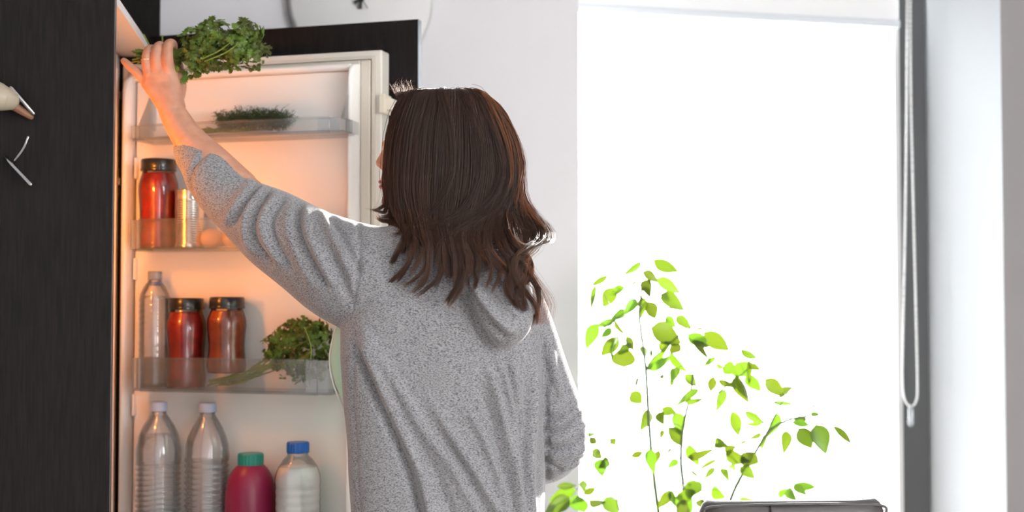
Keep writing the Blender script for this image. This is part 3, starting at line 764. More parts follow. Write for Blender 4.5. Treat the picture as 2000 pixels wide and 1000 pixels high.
# left hand and forearm, finer
s = AY/F
hand = [px_tube([(470, 372, 2.56, 39), (415, 318, 2.575, 36), (372, 275, 2.59, 32), (340, 225, AY, 26.5), (328, 196, AY, 24)], 22, 24)]
def slab(a, b, th, n=20):   # flattened palm section from a to b (px points)
    A, B = at(*a), at(*b); c = (A+B)/2; ax = (B-A)/2
    nrm = np.cross(ax, np.array([0, 0, 1.])); nrm /= np.linalg.norm(nrm)
    upv = np.array([0, 1., 0])
    return [c+ax*math.copysign(abs(math.cos(t))**.75, math.cos(t))+upv*th*math.copysign(abs(math.sin(t))**.85, math.sin(t)) for t in np.linspace(0, 2*math.pi, n, endpoint=False)]
hand.append(loft([slab((311, 218, AY), (362, 208, AY), .0255), slab((292, 190, AY), (356, 182, AY), .0235), slab((276, 168, AY), (352, 160, AY-.002), .019), slab((276, 148, AY-.002), (346, 138, AY-.006), .017), slab((282, 134, AY-.004), (340, 122, AY-.008), .013)]))
hand.append(px_tube([(342, 195, AY+.01, 17), (349, 172, AY+.022, 15), (351, 148, AY+.032, 12.5)], 14, 10))       # thumb mound
fing = {
 'pinky': [(287, 160, AY, 11), (268, 142, AY-.004, 9.5), (254, 130, AY-.004, 8.6), (242, 119, AY-.001, 6.8)],
 'ring': [(292, 145, AY-.006, 11.5), (286, 120, AY-.014, 10.2), (290, 100, AY-.010, 9.8), (298, 96, AY+.014, 9), (303, 104, AY+.034, 8)],
 'middle': [(306, 140, AY-.010, 11.5), (305, 112, AY-.020, 10.4), (308, 93, AY-.014, 9.8), (315, 90, AY+.012, 9), (318, 99, AY+.036, 8)],
 'index': [(329, 138, AY-.010, 12.5), (327, 110, AY-.020, 11.2), (329, 88, AY-.012, 10.2), (337, 86, AY+.012, 9.2), (339, 97, AY+.034, 8)],
 'thumb': [(349, 165, AY+.024, 13), (350, 146, AY+.034, 11.5), (348, 128, AY+.036, 10.2), (345, 112, AY+.030, 8)]}
for k_, f in fing.items(): hand.append(px_tube(f, 14, 22))
for kx, ky in ((290, 143), (306, 135), (328, 128)): hand.append(ellipsoid(at(kx, ky, AY-.014), (.009, .007, .010), 12, 8))
hand_me = remesh('hand', join(*hand), .0014, 9, .5)
bm = bmesh.new(); bm.from_mesh(body_me); bm.from_mesh(hand_me); bm.to_mesh(body_me); bm.free(); bpy.data.meshes.remove(hand_me)
body_me.polygons.foreach_set('use_smooth', [True]*len(body_me.polygons))
person = me_obj('person', body_me, M['skin'])
tag(person, 'person in grey marl hooded cardigan reaching up into the fridge with parsley', 'person')
# lips, eyes, nails, ring
obj('lips', join(ellipsoid(at(745.5, 355.5, HYc+.021), (.0065, .016, .0036), 14, 8), ellipsoid(at(746.5, 365, HYc+.021), (.0065, .0145, .0042), 14, 8)), M['lip'], person)
for dy in (-.014, .058):
    ey = obj('eye', ellipsoid(at(762, 300, HYc+dy), (.010, .012, .008), 14, 10), M['whitetrim'], person)
    obj('iris', ellipsoid(at(753.8, 300, HYc+dy), (.0018, .005, .005), 12, 8), M['brownwood'], ey)
def nail(c, ax, w, l, nrm):
    ax = np.array(ax, float); ax /= np.linalg.norm(ax); nrm = np.array(nrm, float); nrm /= np.linalg.norm(nrm); sd = np.cross(ax, nrm)
    rings = []
    for v, sc in ((-1, .75), (-.4, 1), (.4, 1), (1, .55)):
        rings.append([np.array(c)+ax*v*l+sd*u*w*sc+nrm*(-.25*w*u*u+h) for u, h in ((-1, 0), (-.5, .0005), (0, .0007), (.5, .0005), (1, 0), (0, -.002))])
    return loft(rings)
obj('nail', nail(at(345.5, 114, AY+.0225), at(344, 108, AY)-at(346, 120, AY), .0050, .0065, (0, -1, .1)), M['nail'], person)
obj('nail', nail(at(243, 121, AY-.0075), at(241, 118, AY)-at(252, 129, AY), .0042, .0052, (0, -1, .25)), M['nail'], person)
rc = at(286.5, 118, AY-.0135); T = at(289, 102, AY-.011)-at(286, 122, AY-.014); T /= np.linalg.norm(T)
u_ = np.cross(T, [0, 1, 0]); u_ /= np.linalg.norm(u_); v_ = np.cross(T, u_)
rpts = [rc+.0108*(math.cos(a)*u_+math.sin(a)*v_) for a in np.linspace(0, 2*math.pi, 33)]
obj('ring', tube(rpts, .0011, 6), M['gold'], person)
# ---- cardigan
TR = [((822, 432), (950, 470), .060), ((765, 440), (1000, 520), .085), ((712, 470), (1040, 572), .108), ((688, 560), (1056, 630), .122), ((668, 640), (1061, 690), .128),
      ((667, 700), (1062, 740), .130), ((672, 780), (1064, 800), .130), ((682, 880), (1065, 885), .135), ((688, 1000), (1066, 1000), .140), ((690, 1120), (1074, 1120), .148), ((690, 1225), (1080, 1225), .150)]
card = [loft([ring_lr(L, R, d, PY, 64, .92-.05*min(i, 5)) for i, (L, R, d) in enumerate(TR)])]
card.append(px_tube([(374, 298, 2.592, 36.5), (390, 316, 2.582, 41), (413, 344, 2.572, 51), (462, 398, 2.555, 60), (530, 442, 2.52, 74), (608, 496, 2.47, 90), (690, 538, 2.43, 104), (770, 560, PY, 112)], 32, 48))
card.append(px_tube([(1005, 590, PY, 56), (1030, 650, PY, 54), (1052, 720, PY+.005, 56), (1076, 800, PY+.015, 60), (1088, 862, PY+.03, 62)], 28, 30))
card.append(px_tube([(1088, 862, PY+.03, 62), (1060, 888, PY+.09, 56), (1010, 892, PY+.16, 46), (970, 888, PY+.205, 38)], 24, 20))
# hood: a drooping pouch on the back
hood = [ring_lr((850, 470), (1035, 500), .030, 2.325, 32), ring_lr((885, 515), (1040, 545), .036, 2.308, 32), ring_lr((908, 560), (1042, 590), .040, 2.296, 32), ring_lr((926, 600), (1042, 622), .041, 2.290, 32),
        ring_lr((944, 637), (1036, 646), .038, 2.288, 32), ring_lr((958, 662), (1022, 664), .030, 2.290, 32), ring_lr((972, 678), (1004, 678), .016, 2.292, 32)]
card.append(loft(hood))
# collar / hood rim climbing round the neck
card.append(tube([at(850, 462, 2.375), at(900, 470, 2.35), at(950, 485, 2.34), at(1000, 515, 2.35)], [.018, .028, .03, .022], 16, 16))
cm = remesh('cardigan', join(*card), .0042, 6, .5)
co = getco(cm); no = getno(cm); pp = proj(co)
view = co-np.array([0, 0, CZ]); view /= np.linalg.norm(view, axis=1)[:, None]
facing = np.clip(-(no*view).sum(1)*1.6+.25, 0, 1)
disp = np.zeros(len(co))
def fold(poly, amp, sig, side=None, t0=.12, t1=.12):
    global disp
    k_ = np.ones(len(co), bool) if side is None else side
    idx = np.nonzero(k_ & (facing > 0) & (pp[:, 0] > min(p[0] for p in poly)-4*sig) & (pp[:, 0] < max(p[0] for p in poly)+4*sig) & (pp[:, 1] > min(p[1] for p in poly)-4*sig) & (pp[:, 1] < max(p[1] for p in poly)+4*sig))[0]
    if len(idx) == 0: return
    c = catmull([(a, b, 0) for a, b in poly], 24)[:, :2]
    d, t = polydist(pp[idx], c)
    e = np.clip(t/max(t0, 1e-3), 0, 1)*np.clip((1-t)/max(t1, 1e-3), 0, 1)
    disp[idx] += amp*.0015*np.exp(-(d/sig)**2)*e*facing[idx]
near = co[:, 1] < PY+.04
# torso drape
fold([(690, 660), (700, 700), (732, 772), (768, 848), (800, 928), (822, 1010)], -11, 8, near, .1, 0)
fold([(700, 655), (722, 700), (752, 768), (788, 844), (822, 924), (842, 1010)], 9, 12, near, .1, 0)
fold([(700, 620), (722, 664), (776, 752), (824, 836), (880, 908), (940, 1010)], 6, 11, near, .1, 0)
fold([(750, 760), (800, 850), (850, 930), (880, 1010)], -5, 13, near, .2, 0)
fold([(830, 765), (880, 848), (928, 920), (980, 1010)], 7.5, 9, near, .25, 0)
fold([(850, 830), (905, 920), (950, 1010)], -5, 10, near, .25, 0)
fold([(905, 780), (952, 872), (998, 1000)], 6.5, 8, near, .25, 0)
fold([(948, 705), (976, 792), (1000, 896), (1018, 1010)], 8, 8, near, .2, 0)
fold([(935, 740), (955, 810), (975, 890), (1000, 1000)], -5, 8, near, .2, 0)
fold([(972, 695), (1000, 792), (1012, 920), (1030, 1010)], 6, 7, near, .15, 0)
fold([(986, 700), (1008, 800), (1018, 900)], -4, 6, near)
fold([(997, 695), (1010, 770), (1020, 840)], 5, 6, near)
fold([(1044, 700), (1042, 800), (1034, 912), (1040, 1010)], 7, 8, near, .15, 0)
fold([(1030, 720), (1026, 820), (1022, 940), (1030, 1010)], -5, 7, near, .15, 0)
fold([(690, 690), (686, 780), (696, 880), (702, 1010)], -3, 4, near, .1, 0)
fold([(1062, 640), (1066, 760), (1068, 880), (1068, 1000)], -6, 5, near, .1, 0)
# hood folds
fold([(905, 540), (935, 600), (975, 650), (1000, 660)], -7, 7, near)
fold([(915, 535), (950, 595), (990, 640), (1015, 645)], 7, 8, near)
fold([(940, 540), (975, 590), (1008, 625)], -6, 7, near)
fold([(900, 560), (925, 620), (950, 670), (975, 688)], -6, 6, near)
fold([(980, 540), (1010, 580), (1026, 615)], -5, 7, near)
# left sleeve
sl = pp[:, 0] < 720
fold([(408, 292), (380, 322), (370, 352), (380, 385)], -5, 4.5, sl)
fold([(512, 352), (474, 402), (447, 447)], -6.5, 6, sl)
fold([(500, 345), (462, 395), (432, 440)], 4, 9, sl)
fold([(530, 362), (498, 414), (496, 465), (533, 525)], -7.5, 6.5, sl)
fold([(515, 360), (485, 410), (478, 450), (500, 500)], 5, 8, sl)
fold([(548, 375), (515, 418), (516, 462), (550, 520)], 5, 8, sl)
fold([(560, 380), (530, 425), (535, 470), (570, 535)], -5, 6, sl)
fold([(588, 390), (583, 445), (603, 500), (642, 570)], -6.5, 7, sl)
fold([(600, 395), (598, 445), (620, 500), (655, 560)], 6, 9, sl)
fold([(572, 385), (560, 440), (580, 505), (615, 565)], 4, 9, sl)
fold([(622, 405), (661, 484), (697, 556)], 6, 9, sl)
fold([(638, 410), (678, 484), (706, 540)], -5, 8, sl)
fold([(640, 480), (665, 540), (690, 600)], -5, 9, None)
fold([(697, 414), (702, 484), (696, 560), (688, 610)], -3.2, 4, None)
# right sleeve
sr = (pp[:, 0] > 1056)
for poly, a, sg_ in (([(1062, 846), (1102, 834), (1134, 803)], -7, 5), ([(1062, 820), (1094, 808), (1124, 784)], -6, 5), ([(1066, 880), (1112, 870), (1150, 835)], -7, 5.5),
                     ([(1090, 904), (1150, 893)], -5, 4.5), ([(1066, 904), (1099, 921)], -5, 4.5), ([(1064, 790), (1090, 778), (1112, 760)], -4.5, 5), ([(1064, 833), (1100, 822), (1132, 795)], 5, 6),
                     ([(1066, 863), (1112, 853), (1148, 822)], 5, 7), ([(1066, 893), (1112, 888), (1150, 870)], 5, 7), ([(1076, 680), (1085, 740), (1100, 780)], 4, 7), ([(1070, 700), (1076, 760)], -4, 5)):
    fold(poly, a, sg_, sr)
# soft irregular wrinkles all round
rs = np.random.RandomState(3); wr = np.zeros(len(co))
for _ in range(14):
    kv = rs.normal(size=3); kv /= np.linalg.norm(kv); wr += np.sin(co@kv*rs.uniform(18, 60)+rs.uniform(0, 6.28))
disp += wr*.00045
# drape on the far side too, so the cloth hangs in folds all round
ang = np.arctan2(co[:, 1]-PY, co[:, 0]+.12); far = np.clip((co[:, 1]-PY-.07)*14, 0, 1)*np.clip((1.05-co[:, 2])*4, 0, 1)
disp += far*.006*np.sin(ang*17)
setco(cm, co+no*disp[:, None])
# open the front: remove a wedge of the hanging part and the underside
co = getco(cm); cen = {}
zmid = at(860, 620, PY)[2]; zlow = at(860, 1222, PY)[2]
rows = [(at((L[0]+R[0])/2, (L[1]+R[1])/2, PY)) for L, R, d in TR]
zr_ = np.array([r[2] for r in rows])[::-1]; xr_ = np.array([r[0] for r in rows])[::-1]
cx = np.interp(co[:, 2], zr_, xr_); an = np.degrees(np.arctan2(co[:, 1]-PY, co[:, 0]-cx))
kill = ((an > 128) & (an < 158) & (co[:, 2] < zmid)) | (co[:, 2] < zlow)
armk = ((co[:, 0] > at(940, 800, PY)[0]) & (co[:, 2] > at(1000, 960, PY)[2])); kill &= ~armk
bm = bmesh.new(); bm.from_mesh(cm); bm.verts.ensure_lookup_table()
bmesh.ops.delete(bm, geom=[bm.verts[i] for i in np.nonzero(kill)[0]], context='VERTS'); bm.to_mesh(cm); bm.free()
cm.polygons.foreach_set('use_smooth', [True]*len(cm.polygons))
cardo = me_obj('hooded_cardigan', cm, M['marl'], person)
cardo['label'] = 'grey marl hooded cardigan with rolled cuff'
# ---- mint top, trousers, shoes
tp = [loft([ring_lr((735, 500), (1010, 560), .080, PY+.01, 40), ring_lr((705, 560), (1020, 620), .085, PY+.02, 40), ring_lr((667, 615), (1025, 650), .088, PY+.03, 40), ring_lr((650, 660), (1025, 690), .090, PY+.03, 40), ring_lr((645, 705), (1025, 720), .090, PY+.03, 40),
            ring_lr((655, 750), (1025, 760), .090, PY+.03, 40), ring_lr((678, 800), (1025, 810), .090, PY+.02, 40), ring_lr((702, 900), (1025, 900), .095, PY+.01, 40), ring_lr((705, 1060), (1040, 1060), .110, PY, 40)])]
obj('mint_top', tp[0], M['mint'], person)
obj('top_piping', tube([at(a, b, PY+.028) for a, b in ((670, 612), (656, 642), (647, 675), (644, 712), (652, 752), (668, 790), (684, 815))], .002, 8, 30), M['whitetrim'], person)
tr_ = []
for px, Yo in ((800, .03), (970, -.02)):
    t_ = at(px, 1080, PY+Yo)
    tr_.append(tube([(t_[0], t_[1], t_[2]+.02), (t_[0]+.005, t_[1], .78), (t_[0]+.008, t_[1]-.005, .50), (t_[0]+.006, t_[1]-.01, .30), (t_[0]+.005, t_[1]-.01, .12)], [.092, .088, .066, .060, .052], 20, 24))
tr_.append(loft([ring_lr((705, 1010), (1045, 1010), .115, PY), ring_lr((705, 1080), (1058, 1080), .125, PY), ring_lr((720, 1170), (1050, 1170), .115, PY)]))
me_obj('trousers', remesh('trousers', join(*tr_), .007, 3), M['denim'], person)
for px, Yo in ((800, .03), (970, -.02)):
    t_ = at(px, 1080, PY+Yo); f = Vector((-.75, .66, 0)).normalized()
    b0 = np.array([t_[0]+.005, t_[1]-.01, 0])
    shm = join(tube([b0+np.array([-.04*f.x, -.04*f.y, .048]), b0+np.array([.06*f.x, .06*f.y, .044]), b0+np.array([.17*f.x, .17*f.y, .036])], [.045, .044, .034], 16, 12), tube([b0+np.array([0, 0, .05]), b0+np.array([0, 0, .10])], .045, 16))
    obj('shoe', shm, M['shoe'], person)

# ---- hair
HR = [(172, 852, 925, .030), (177, 800, 940, .055), (188, 780, 952, .075), (210, 768, 970, .092), (240, 760, 988, .103), (300, 755, 1012, .110), (350, 753, 1016, .110), (400, 757, 1012, .106), (430, 775, 1005, .098), (470, 800, 1000, .085)]
hpy = np.array([h[0] for h in HR]); hl = np.array([h[1] for h in HR]); hrr = np.array([h[2] for h in HR]); hd = np.array([h[3] for h in HR])
HC_ = HYc-.005
def surfY(px, py, sgn=-1):
    l, r, d = np.interp(py, hpy, hl), np.interp(py, hpy, hrr), np.interp(py, hpy, hd)
    s_ = np.clip((px-(l+r)/2)/((r-l)/2), -1, 1); y = HC_+sgn*d*np.sqrt(np.maximum(0, 1-s_*s_))
    if sgn < 0 and py > 415:
        w = min(1, (py-415)/70)
        rest = np.interp(px, [740, 800, 880, 930, 1000, 1045, 1080], [2.36, 2.292, 2.282, 2.262, 2.238, 2.30, 2.34])-.004
        y = y*(1-w)+rest*w
    return y
# cap under the strands
cap = []
for py, l, r, d in HR[:-1]:
    rg = []
    for k_ in range(40):
        t_ = 2*math.pi*k_/40; c_ = (l+r)/2; h_ = (r-l)/2-5
        px = c_+h_*math.cos(t_); yy = HC_+(d-.006)*math.sin(t_)
        lim = 772+ (py > 255)*18
        rg.append(at(px if (math.sin(t_) < .0 or py < 255) else max(px, lim+40*math.sin(t_)), py+9, yy))
    cap.append(rg)
capVF = loft(cap)
G = [
 [(792, 180), (772, 215), (760, 260), (755, 310), (753, 355), (750, 392), (738, 410), (722, 406)],
 [(800, 179), (780, 225), (766, 275), (762, 330), (764, 380), (768, 425), (752, 428), (738, 412)],
 [(812, 178), (792, 235), (780, 300), (778, 370), (788, 430), (800, 475), (790, 525), (758, 556)],
 [(828, 177), (808, 240), (798, 310), (796, 380), (812, 440), (826, 485), (808, 532), (772, 566)],
 [(845, 177), (828, 245), (820, 320), (818, 390), (830, 445), (842, 490), (836, 540), (800, 572)],
 [(862, 177), (850, 250), (844, 330), (842, 400), (856, 450), (872, 495), (874, 545), (846, 590)],
 [(880, 177), (876, 255), (872, 340), (868, 410), (882, 455), (900, 500), (898, 556), (886, 608)],
 [(896, 178), (900, 260), (898, 345), (888, 415), (872, 460), (886, 505), (892, 552), (868, 590)],
 [(912, 180), (922, 260), (924, 345), (908, 420), (896, 465), (912, 510), (918, 556), (900, 600)],
 [(925, 182), (944, 255), (950, 335), (934, 415), (920, 465), (938, 505), (950, 540), (934, 570)],
 [(934, 184), (962, 250), (976, 330), (964, 405), (944, 455), (960, 500), (984, 540), (972, 585)],
 [(941, 184), (964, 212), (984, 256), (998, 320), (994, 385), (974, 435), (976, 480), (1006, 520), (996, 570), (1018, 612)],
 [(946, 187), (972, 212), (994, 258), (1010, 318), (1008, 372), (998, 415), (1020, 450), (1034, 480), (1006, 510), (1000, 550), (1026, 590), (1034, 635)],
 [(949, 189), (978, 213), (1001, 258), (1016, 312), (1014, 372), (1030, 412), (1056, 446), (1052, 472), (1018, 482), (1000, 508), (1022, 545), (1052, 590), (1046, 632)],
]
def guide3(g, n=40, dep=0.0):
    c = catmull([(a, b, 0) for a, b in g], n)[:, :2]
    P = np.array([at(px, py, surfY(px, py)-dep) for px, py in c])
    return crown(P, g[0], n) if g[0][1] < 200 else P
def crown(P, g0, n):
    """carry the strand back over the top of the head to the parting"""
    root = at(g0[0]*.6+880*.4, 180, HC_+.004); m1 = root*.5+P[0]*.5; m1[2] += .002
    Q = catmull(np.vstack([root, m1, P[0]]), 5)
    Q = np.vstack([Q[:-1], P]); u = np.linspace(0, len(Q)-1, n)
    return np.stack([np.interp(u, np.arange(len(Q)), Q[:, j]) for j in range(3)], 1)
NP = 28
rs = np.random.RandomState(11)
strands = []; rads = []
def blend(Ga, Gb, w): return Ga*(1-w)+Gb*w
GG = [guide3(g, NP) for g in G]
tt = np.linspace(0, 1, NP)
for i in range(len(GG)-1):
    for lk in range(6):
        long = lk % 2 == 0
        wl_ = (lk+.5)/6+rs.uniform(-.05, .05)
        ph = rs.uniform(0, 6.28); am = rs.uniform(.004, .009); fr_ = rs.uniform(2.2, 3.2)
        tmax = rs.uniform(.80, 1.03) if long else rs.uniform(.62, .84)
        lockY = rs.uniform(-.012, .004); root = rs.uniform(.5, 1)
        for sidx in range(88):
            spread = .15 if long else .2
            w0 = np.clip(wl_+rs.normal()*spread, -.15, 1.15)
            tl_ = tt*min(1.0, tmax*rs.uniform(.93, 1.02))
            conv = np.clip((tl_-.50)/.30, 0, 1)**1.1*.9
            w = w0+(wl_-w0)*conv
            gi = np.stack([np.interp(tl_, tt, GG[i][:, j]) for j in range(3)], 1); gj = np.stack([np.interp(tl_, tt, GG[i+1][:, j]) for j in range(3)], 1)
            P = gi*(1-w[:, None])+gj*w[:, None]
            env = np.clip((tl_-.45)*2.2, 0, 1)
            P = P+np.outer(np.sin(tl_*6.28*fr_+ph)*am*env, [1, 0, .2])+np.outer(np.cos(tl_*6.28*fr_+ph)*am*.6*env, [0, 1, 0])
            P = P+np.outer(env, [0, lockY-.006, 0])
            # shallow strand relief over the head so the locks read
            P = P+np.outer(np.sin(np.clip(tl_*1.6, 0, 1)*math.pi)*.0035*math.sin(wl_*21+i*2.1), [0, -1, 0])
            off = rs.normal(size=3)*np.array([.0022, .0022, .0012]); off[1] -= .001
            P = P+off*(1-.35*conv)[:, None]+np.cumsum(rs.normal(size=(NP, 3)), 0)*.00028
            strands.append(P); rads.append(rs.uniform(.00032, .0006))
SW_ = [([(930, 184), (965, 270), (975, 350), (930, 410), (860, 440), (810, 455), (780, 492)], 130, .0045),
       ([(940, 187), (980, 270), (992, 350), (960, 415), (900, 450), (862, 482), (852, 525)], 130, .0045),
       ([(900, 179), (930, 260), (935, 350), (890, 420), (825, 442), (775, 440), (745, 420)], 110, .004),
       ([(860, 178), (880, 260), (880, 350), (840, 415), (800, 450), (776, 492), (752, 540)], 110, .004),
       ([(949, 189), (1000, 258), (1017, 330), (1005, 385), (1020, 418), (1052, 438), (1062, 460), (1042, 482), (1012, 476), (1003, 455)], 90, .003),
       ([(948, 189), (996, 262), (1012, 335), (998, 390), (1012, 428), (1044, 452), (1050, 474), (1020, 490), (996, 512), (1010, 548)], 90, .003),
       ([(1000, 370), (985, 420), (1000, 470), (1035, 510), (1032, 545), (1006, 575), (1024, 612)], 90, .003),
       ([(990, 380), (972, 430), (985, 480), (1022, 520), (1050, 560), (1052, 600), (1036, 640)], 90, .003)]
for g, cnt, sp_ in SW_:
    B = guide3(g, NP, .008)
    for k_ in range(cnt):
        off = rs.normal(size=3)*sp_*np.array([1, .5, .8])
        P = B+off*(1.1-.5*tt)[:, None]+np.cumsum(rs.normal(size=(NP, 3)), 0)*.0003
        u = tt*rs.uniform(.9, 1); P = np.stack([np.interp(u, tt, P[:, j]) for j in range(3)], 1)
        strands.append(P); rads.append(rs.uniform(.00030, .0005))
# far side of the head: a fall of hair behind
for i in range(900):
    px0 = rs.uniform(800, 945); k_ = rs.uniform(0, 1)
    pxm = 830+(1010-830)*k_; pyb = rs.uniform(400, 520)
    g = [(px0, 180), (px0*.5+pxm*.5, 225), (pxm, 320), (pxm-5, 400), (pxm-20+rs.normal()*14, pyb)]
    c = catmull([(a, b, 0) for a, b in g], NP)[:, :2]
    P = np.array([at(px, min(py, 500), surfY(px, min(py, 420), +1)+.002) for px, py in c])+rs.normal(size=3)*.002
    P = crown(P, (px0, 180), NP)
    strands.append(P); rads.append(.0006)
# flyaway hairs at the crown and round the lit edge
for i in range(110):
    b = at(rs.uniform(772, 812), rs.uniform(180, 196), HC_-.02+rs.uniform(-.03, .03)); d = np.array([rs.uniform(-.02, .012), rs.normal()*.006, rs.uniform(.004, .028)])
    e = b+d; m_ = (b+e)/2+np.array([-.004, 0, .006])
    strands.append(catmull([b, m_, e], NP)); rads.append(.00022)
for i in range(240):
    g = G[rs.choice([11, 12, 13, 13])]; c = catmull([(a, b_, 0) for a, b_ in g], NP)[:, :2]
    sx = rs.uniform(0, 26)*np.clip((tt-.15)*2, 0, 1)+np.cumsum(rs.normal(size=NP))*1.3
    P = np.array([at(px+dx, py, surfY(px, py)+.01) for (px, py), dx in zip(c, sx)])
    strands.append(P); rads.append(.00022)
for i in range(60):
    g = G[rs.choice([0, 1, 2, 3])]; c = catmull([(a, b_, 0) for a, b_ in g], NP)[:, :2]
    sx = -rs.uniform(0, 10)*np.clip((tt-.3)*2, 0, 1)+np.cumsum(rs.normal(size=NP))*.8
    P = np.array([at(px+dx, py, surfY(px, py)+.0) for (px, py), dx in zip(c, sx)]); strands.append(P); rads.append(.00022)
A = np.array(strands); Rr = np.array(rads)
T = np.gradient(A, axis=1); T /= np.linalg.norm(T, axis=2)[..., None]+1e-12
ref = np.array([.31, .85, .42]); n1 = np.cross(T, ref); n1 /= np.linalg.norm(n1, axis=2)[..., None]+1e-9; n2 = np.cross(T, n1)
tap = np.interp(tt, [0, .1, .7, 1], [.8, 1, .9, .25])
ringv = [A+(Rr[:, None]*tap)[..., None]*(math.cos(a)*n1+math.sin(a)*n2) for a in (0, 2.094, 4.189)]
HV = np.stack(ringv, 2).reshape(-1, 3); ns = len(A)
b = (np.arange(ns)[:, None, None]*NP+np.arange(NP-1)[None, :, None])*3
k0 = np.arange(3)[None, None]; k1 = (k0+1) % 3
HF = np.stack([b+k0, b+k1, b+3+k1, b+3+k0], -1).reshape(-1, 4)
cv, cf = capVF; nv = len(HV)
hm = bpy.data.meshes.new('hair')
allV = np.vstack([HV, np.array(cv)])
quads = [f for f in cf if len(f) == 4]; ng = [f for f in cf if len(f) != 4]
HFa = np.vstack([HF, np.array(quads)+nv])
hm.vertices.add(len(allV)); hm.vertices.foreach_set('co', allV.ravel())
nl = HFa.size+sum(len(f) for f in ng)
hm.loops.add(nl); hm.loops.foreach_set('vertex_index', np.concatenate([HFa.ravel()]+[np.array(f)+nv for f in ng]))
hm.polygons.add(len(HFa)+len(ng))
starts = np.concatenate([np.arange(len(HFa))*4, HFa.size+np.cumsum([0]+[len(f) for f in ng])[:-1]]).astype(int)
hm.polygons.foreach_set('loop_start', starts); hm.update(calc_edges=True); hm.validate()
hm.polygons.foreach_set('use_smooth', [True]*len(hm.polygons))
lockt = np.repeat(rs.uniform(0, 1, (ns+21)//22), 22)[:ns]
tone = np.clip((.15+.40*lockt+.35*rs.uniform(0, 1, ns))[:, None]*(.75+.1*tt)[None]+(.28*np.clip((tt-.55)*2, 0, 1))[None], 0, 1)
att = hm.attributes.new('tone', 'FLOAT', 'POINT')
tv = np.zeros(len(hm.vertices)); tv[:nv] = np.repeat(tone.ravel(), 3); att.data.foreach_set('value', tv)
hobj = me_obj('hair', hm, M['hair'], person); hobj['label'] = 'long wavy brown hair'

# ================================================================== POTTED PLANT
def leafmesh():
    V = []; Fc = []; n = 8
    for i in range(n+1):
        t = i/n; w = .56*math.sin(math.pi*min(1, t**.78))**.9*(1-.3*t); w = max(w, .0)
        z = -.16*t*t
        V += [(-w, t, z+.10*w*2), (0, t, z), (w, t, z+.10*w*2)]
    for i in range(n):
        a = i*3; Fc += [(a, a+1, a+4, a+3), (a+1, a+2, a+5, a+4)]
    return V, Fc
LM = mesh('ficus_leaf', *leafmesh()); LM.materials.append(M['ficus'])
Z1 = [(520, 95, 685, 185, 70), (435, 112, 328, 200, 40), (208, 205, 90, 280, 35), (120, 270, 85, 435, 30), (250, 290, 175, 420, 80), (325, 290, 215, 335, 50), (405, 232, 360, 285, 30), (460, 238, 490, 335, 60), (450, 175, 545, 245, 50),
 (545, 225, 695, 320, 65), (572, 335, 720, 430, 80), (615, 438, 750, 445, 30), (405, 370, 325, 470, 55), (465, 365, 415, 420, 45), (480, 380, 430, 500, 30), (480, 390, 540, 505, 70), (325, 450, 240, 510, 50), (255, 510, 325, 640, 50),
 (330, 630, 385, 725, 45), (250, 520, 130, 560, 40), (130, 540, 55, 700, 75), (230, 570, 165, 640, 45), (280, 630, 165, 765, 75), (275, 640, 215, 780, 50), (300, 690, 350, 740, 90), (315, 850, 315, 715, 130), (500, 570, 705, 660, 120),
 (610, 490, 670, 560, 45), (680, 490, 775, 570, 55), (560, 725, 630, 680, 55), (640, 690, 710, 740, 70), (475, 870, 600, 740, 45), (480, 865, 640, 780, 50), (635, 745, 735, 875, 60), (690, 850, 650, 935, 55), (645, 930, 655, 980, 30),
 (740, 895, 820, 975, 55), (560, 910, 605, 915, 28), (510, 710, 505, 790, 18), (440, 700, 465, 770, 45), (420, 915, 395, 990, 18), (870, 600, 1040, 725, 90), (760, 615, 890, 680, 75), (780, 660, 915, 710, 35), (800, 670, 900, 775, 35), (960, 775, 870, 840, 30), (880, 575, 800, 585, 14)]
Z2 = [(235, 290, 350, 365, 45), (120, 400, 195, 455, 75), (205, 385, 300, 480, 120), (300, 390, 370, 440, 40), (295, 360, 300, 530, 25), (110, 430, 70, 395, 30), (45, 480, 30, 590, 50), (80, 510, 195, 555, 35), (210, 470, 272, 665, 85), (285, 460, 365, 590, 75),
 (405, 500, 535, 610, 75), (500, 625, 580, 560, 60), (415, 440, 500, 475, 15), (130, 570, 75, 710, 50), (0, 680, 125, 790, 100), (175, 720, 230, 895, 65), (265, 725, 395, 810, 45), (395, 805, 265, 820, 30), (485, 730, 450, 905, 75), (420, 880, 380, 990, 30),
 (460, 665, 605, 675, 25), (560, 860, 545, 1000, 60), (620, 800, 700, 770, 45), (590, 800, 720, 820, 40), (640, 840, 730, 975, 85), (760, 815, 830, 1000, 100), (875, 825, 1018, 950, 40), (925, 785, 955, 780, 14), (720, 740, 790, 750, 30), (715, 690, 775, 690, 14), (55, 930, 130, 965, 60), (385, 880, 305, 920, 30), (285, 920, 215, 960, 20)]
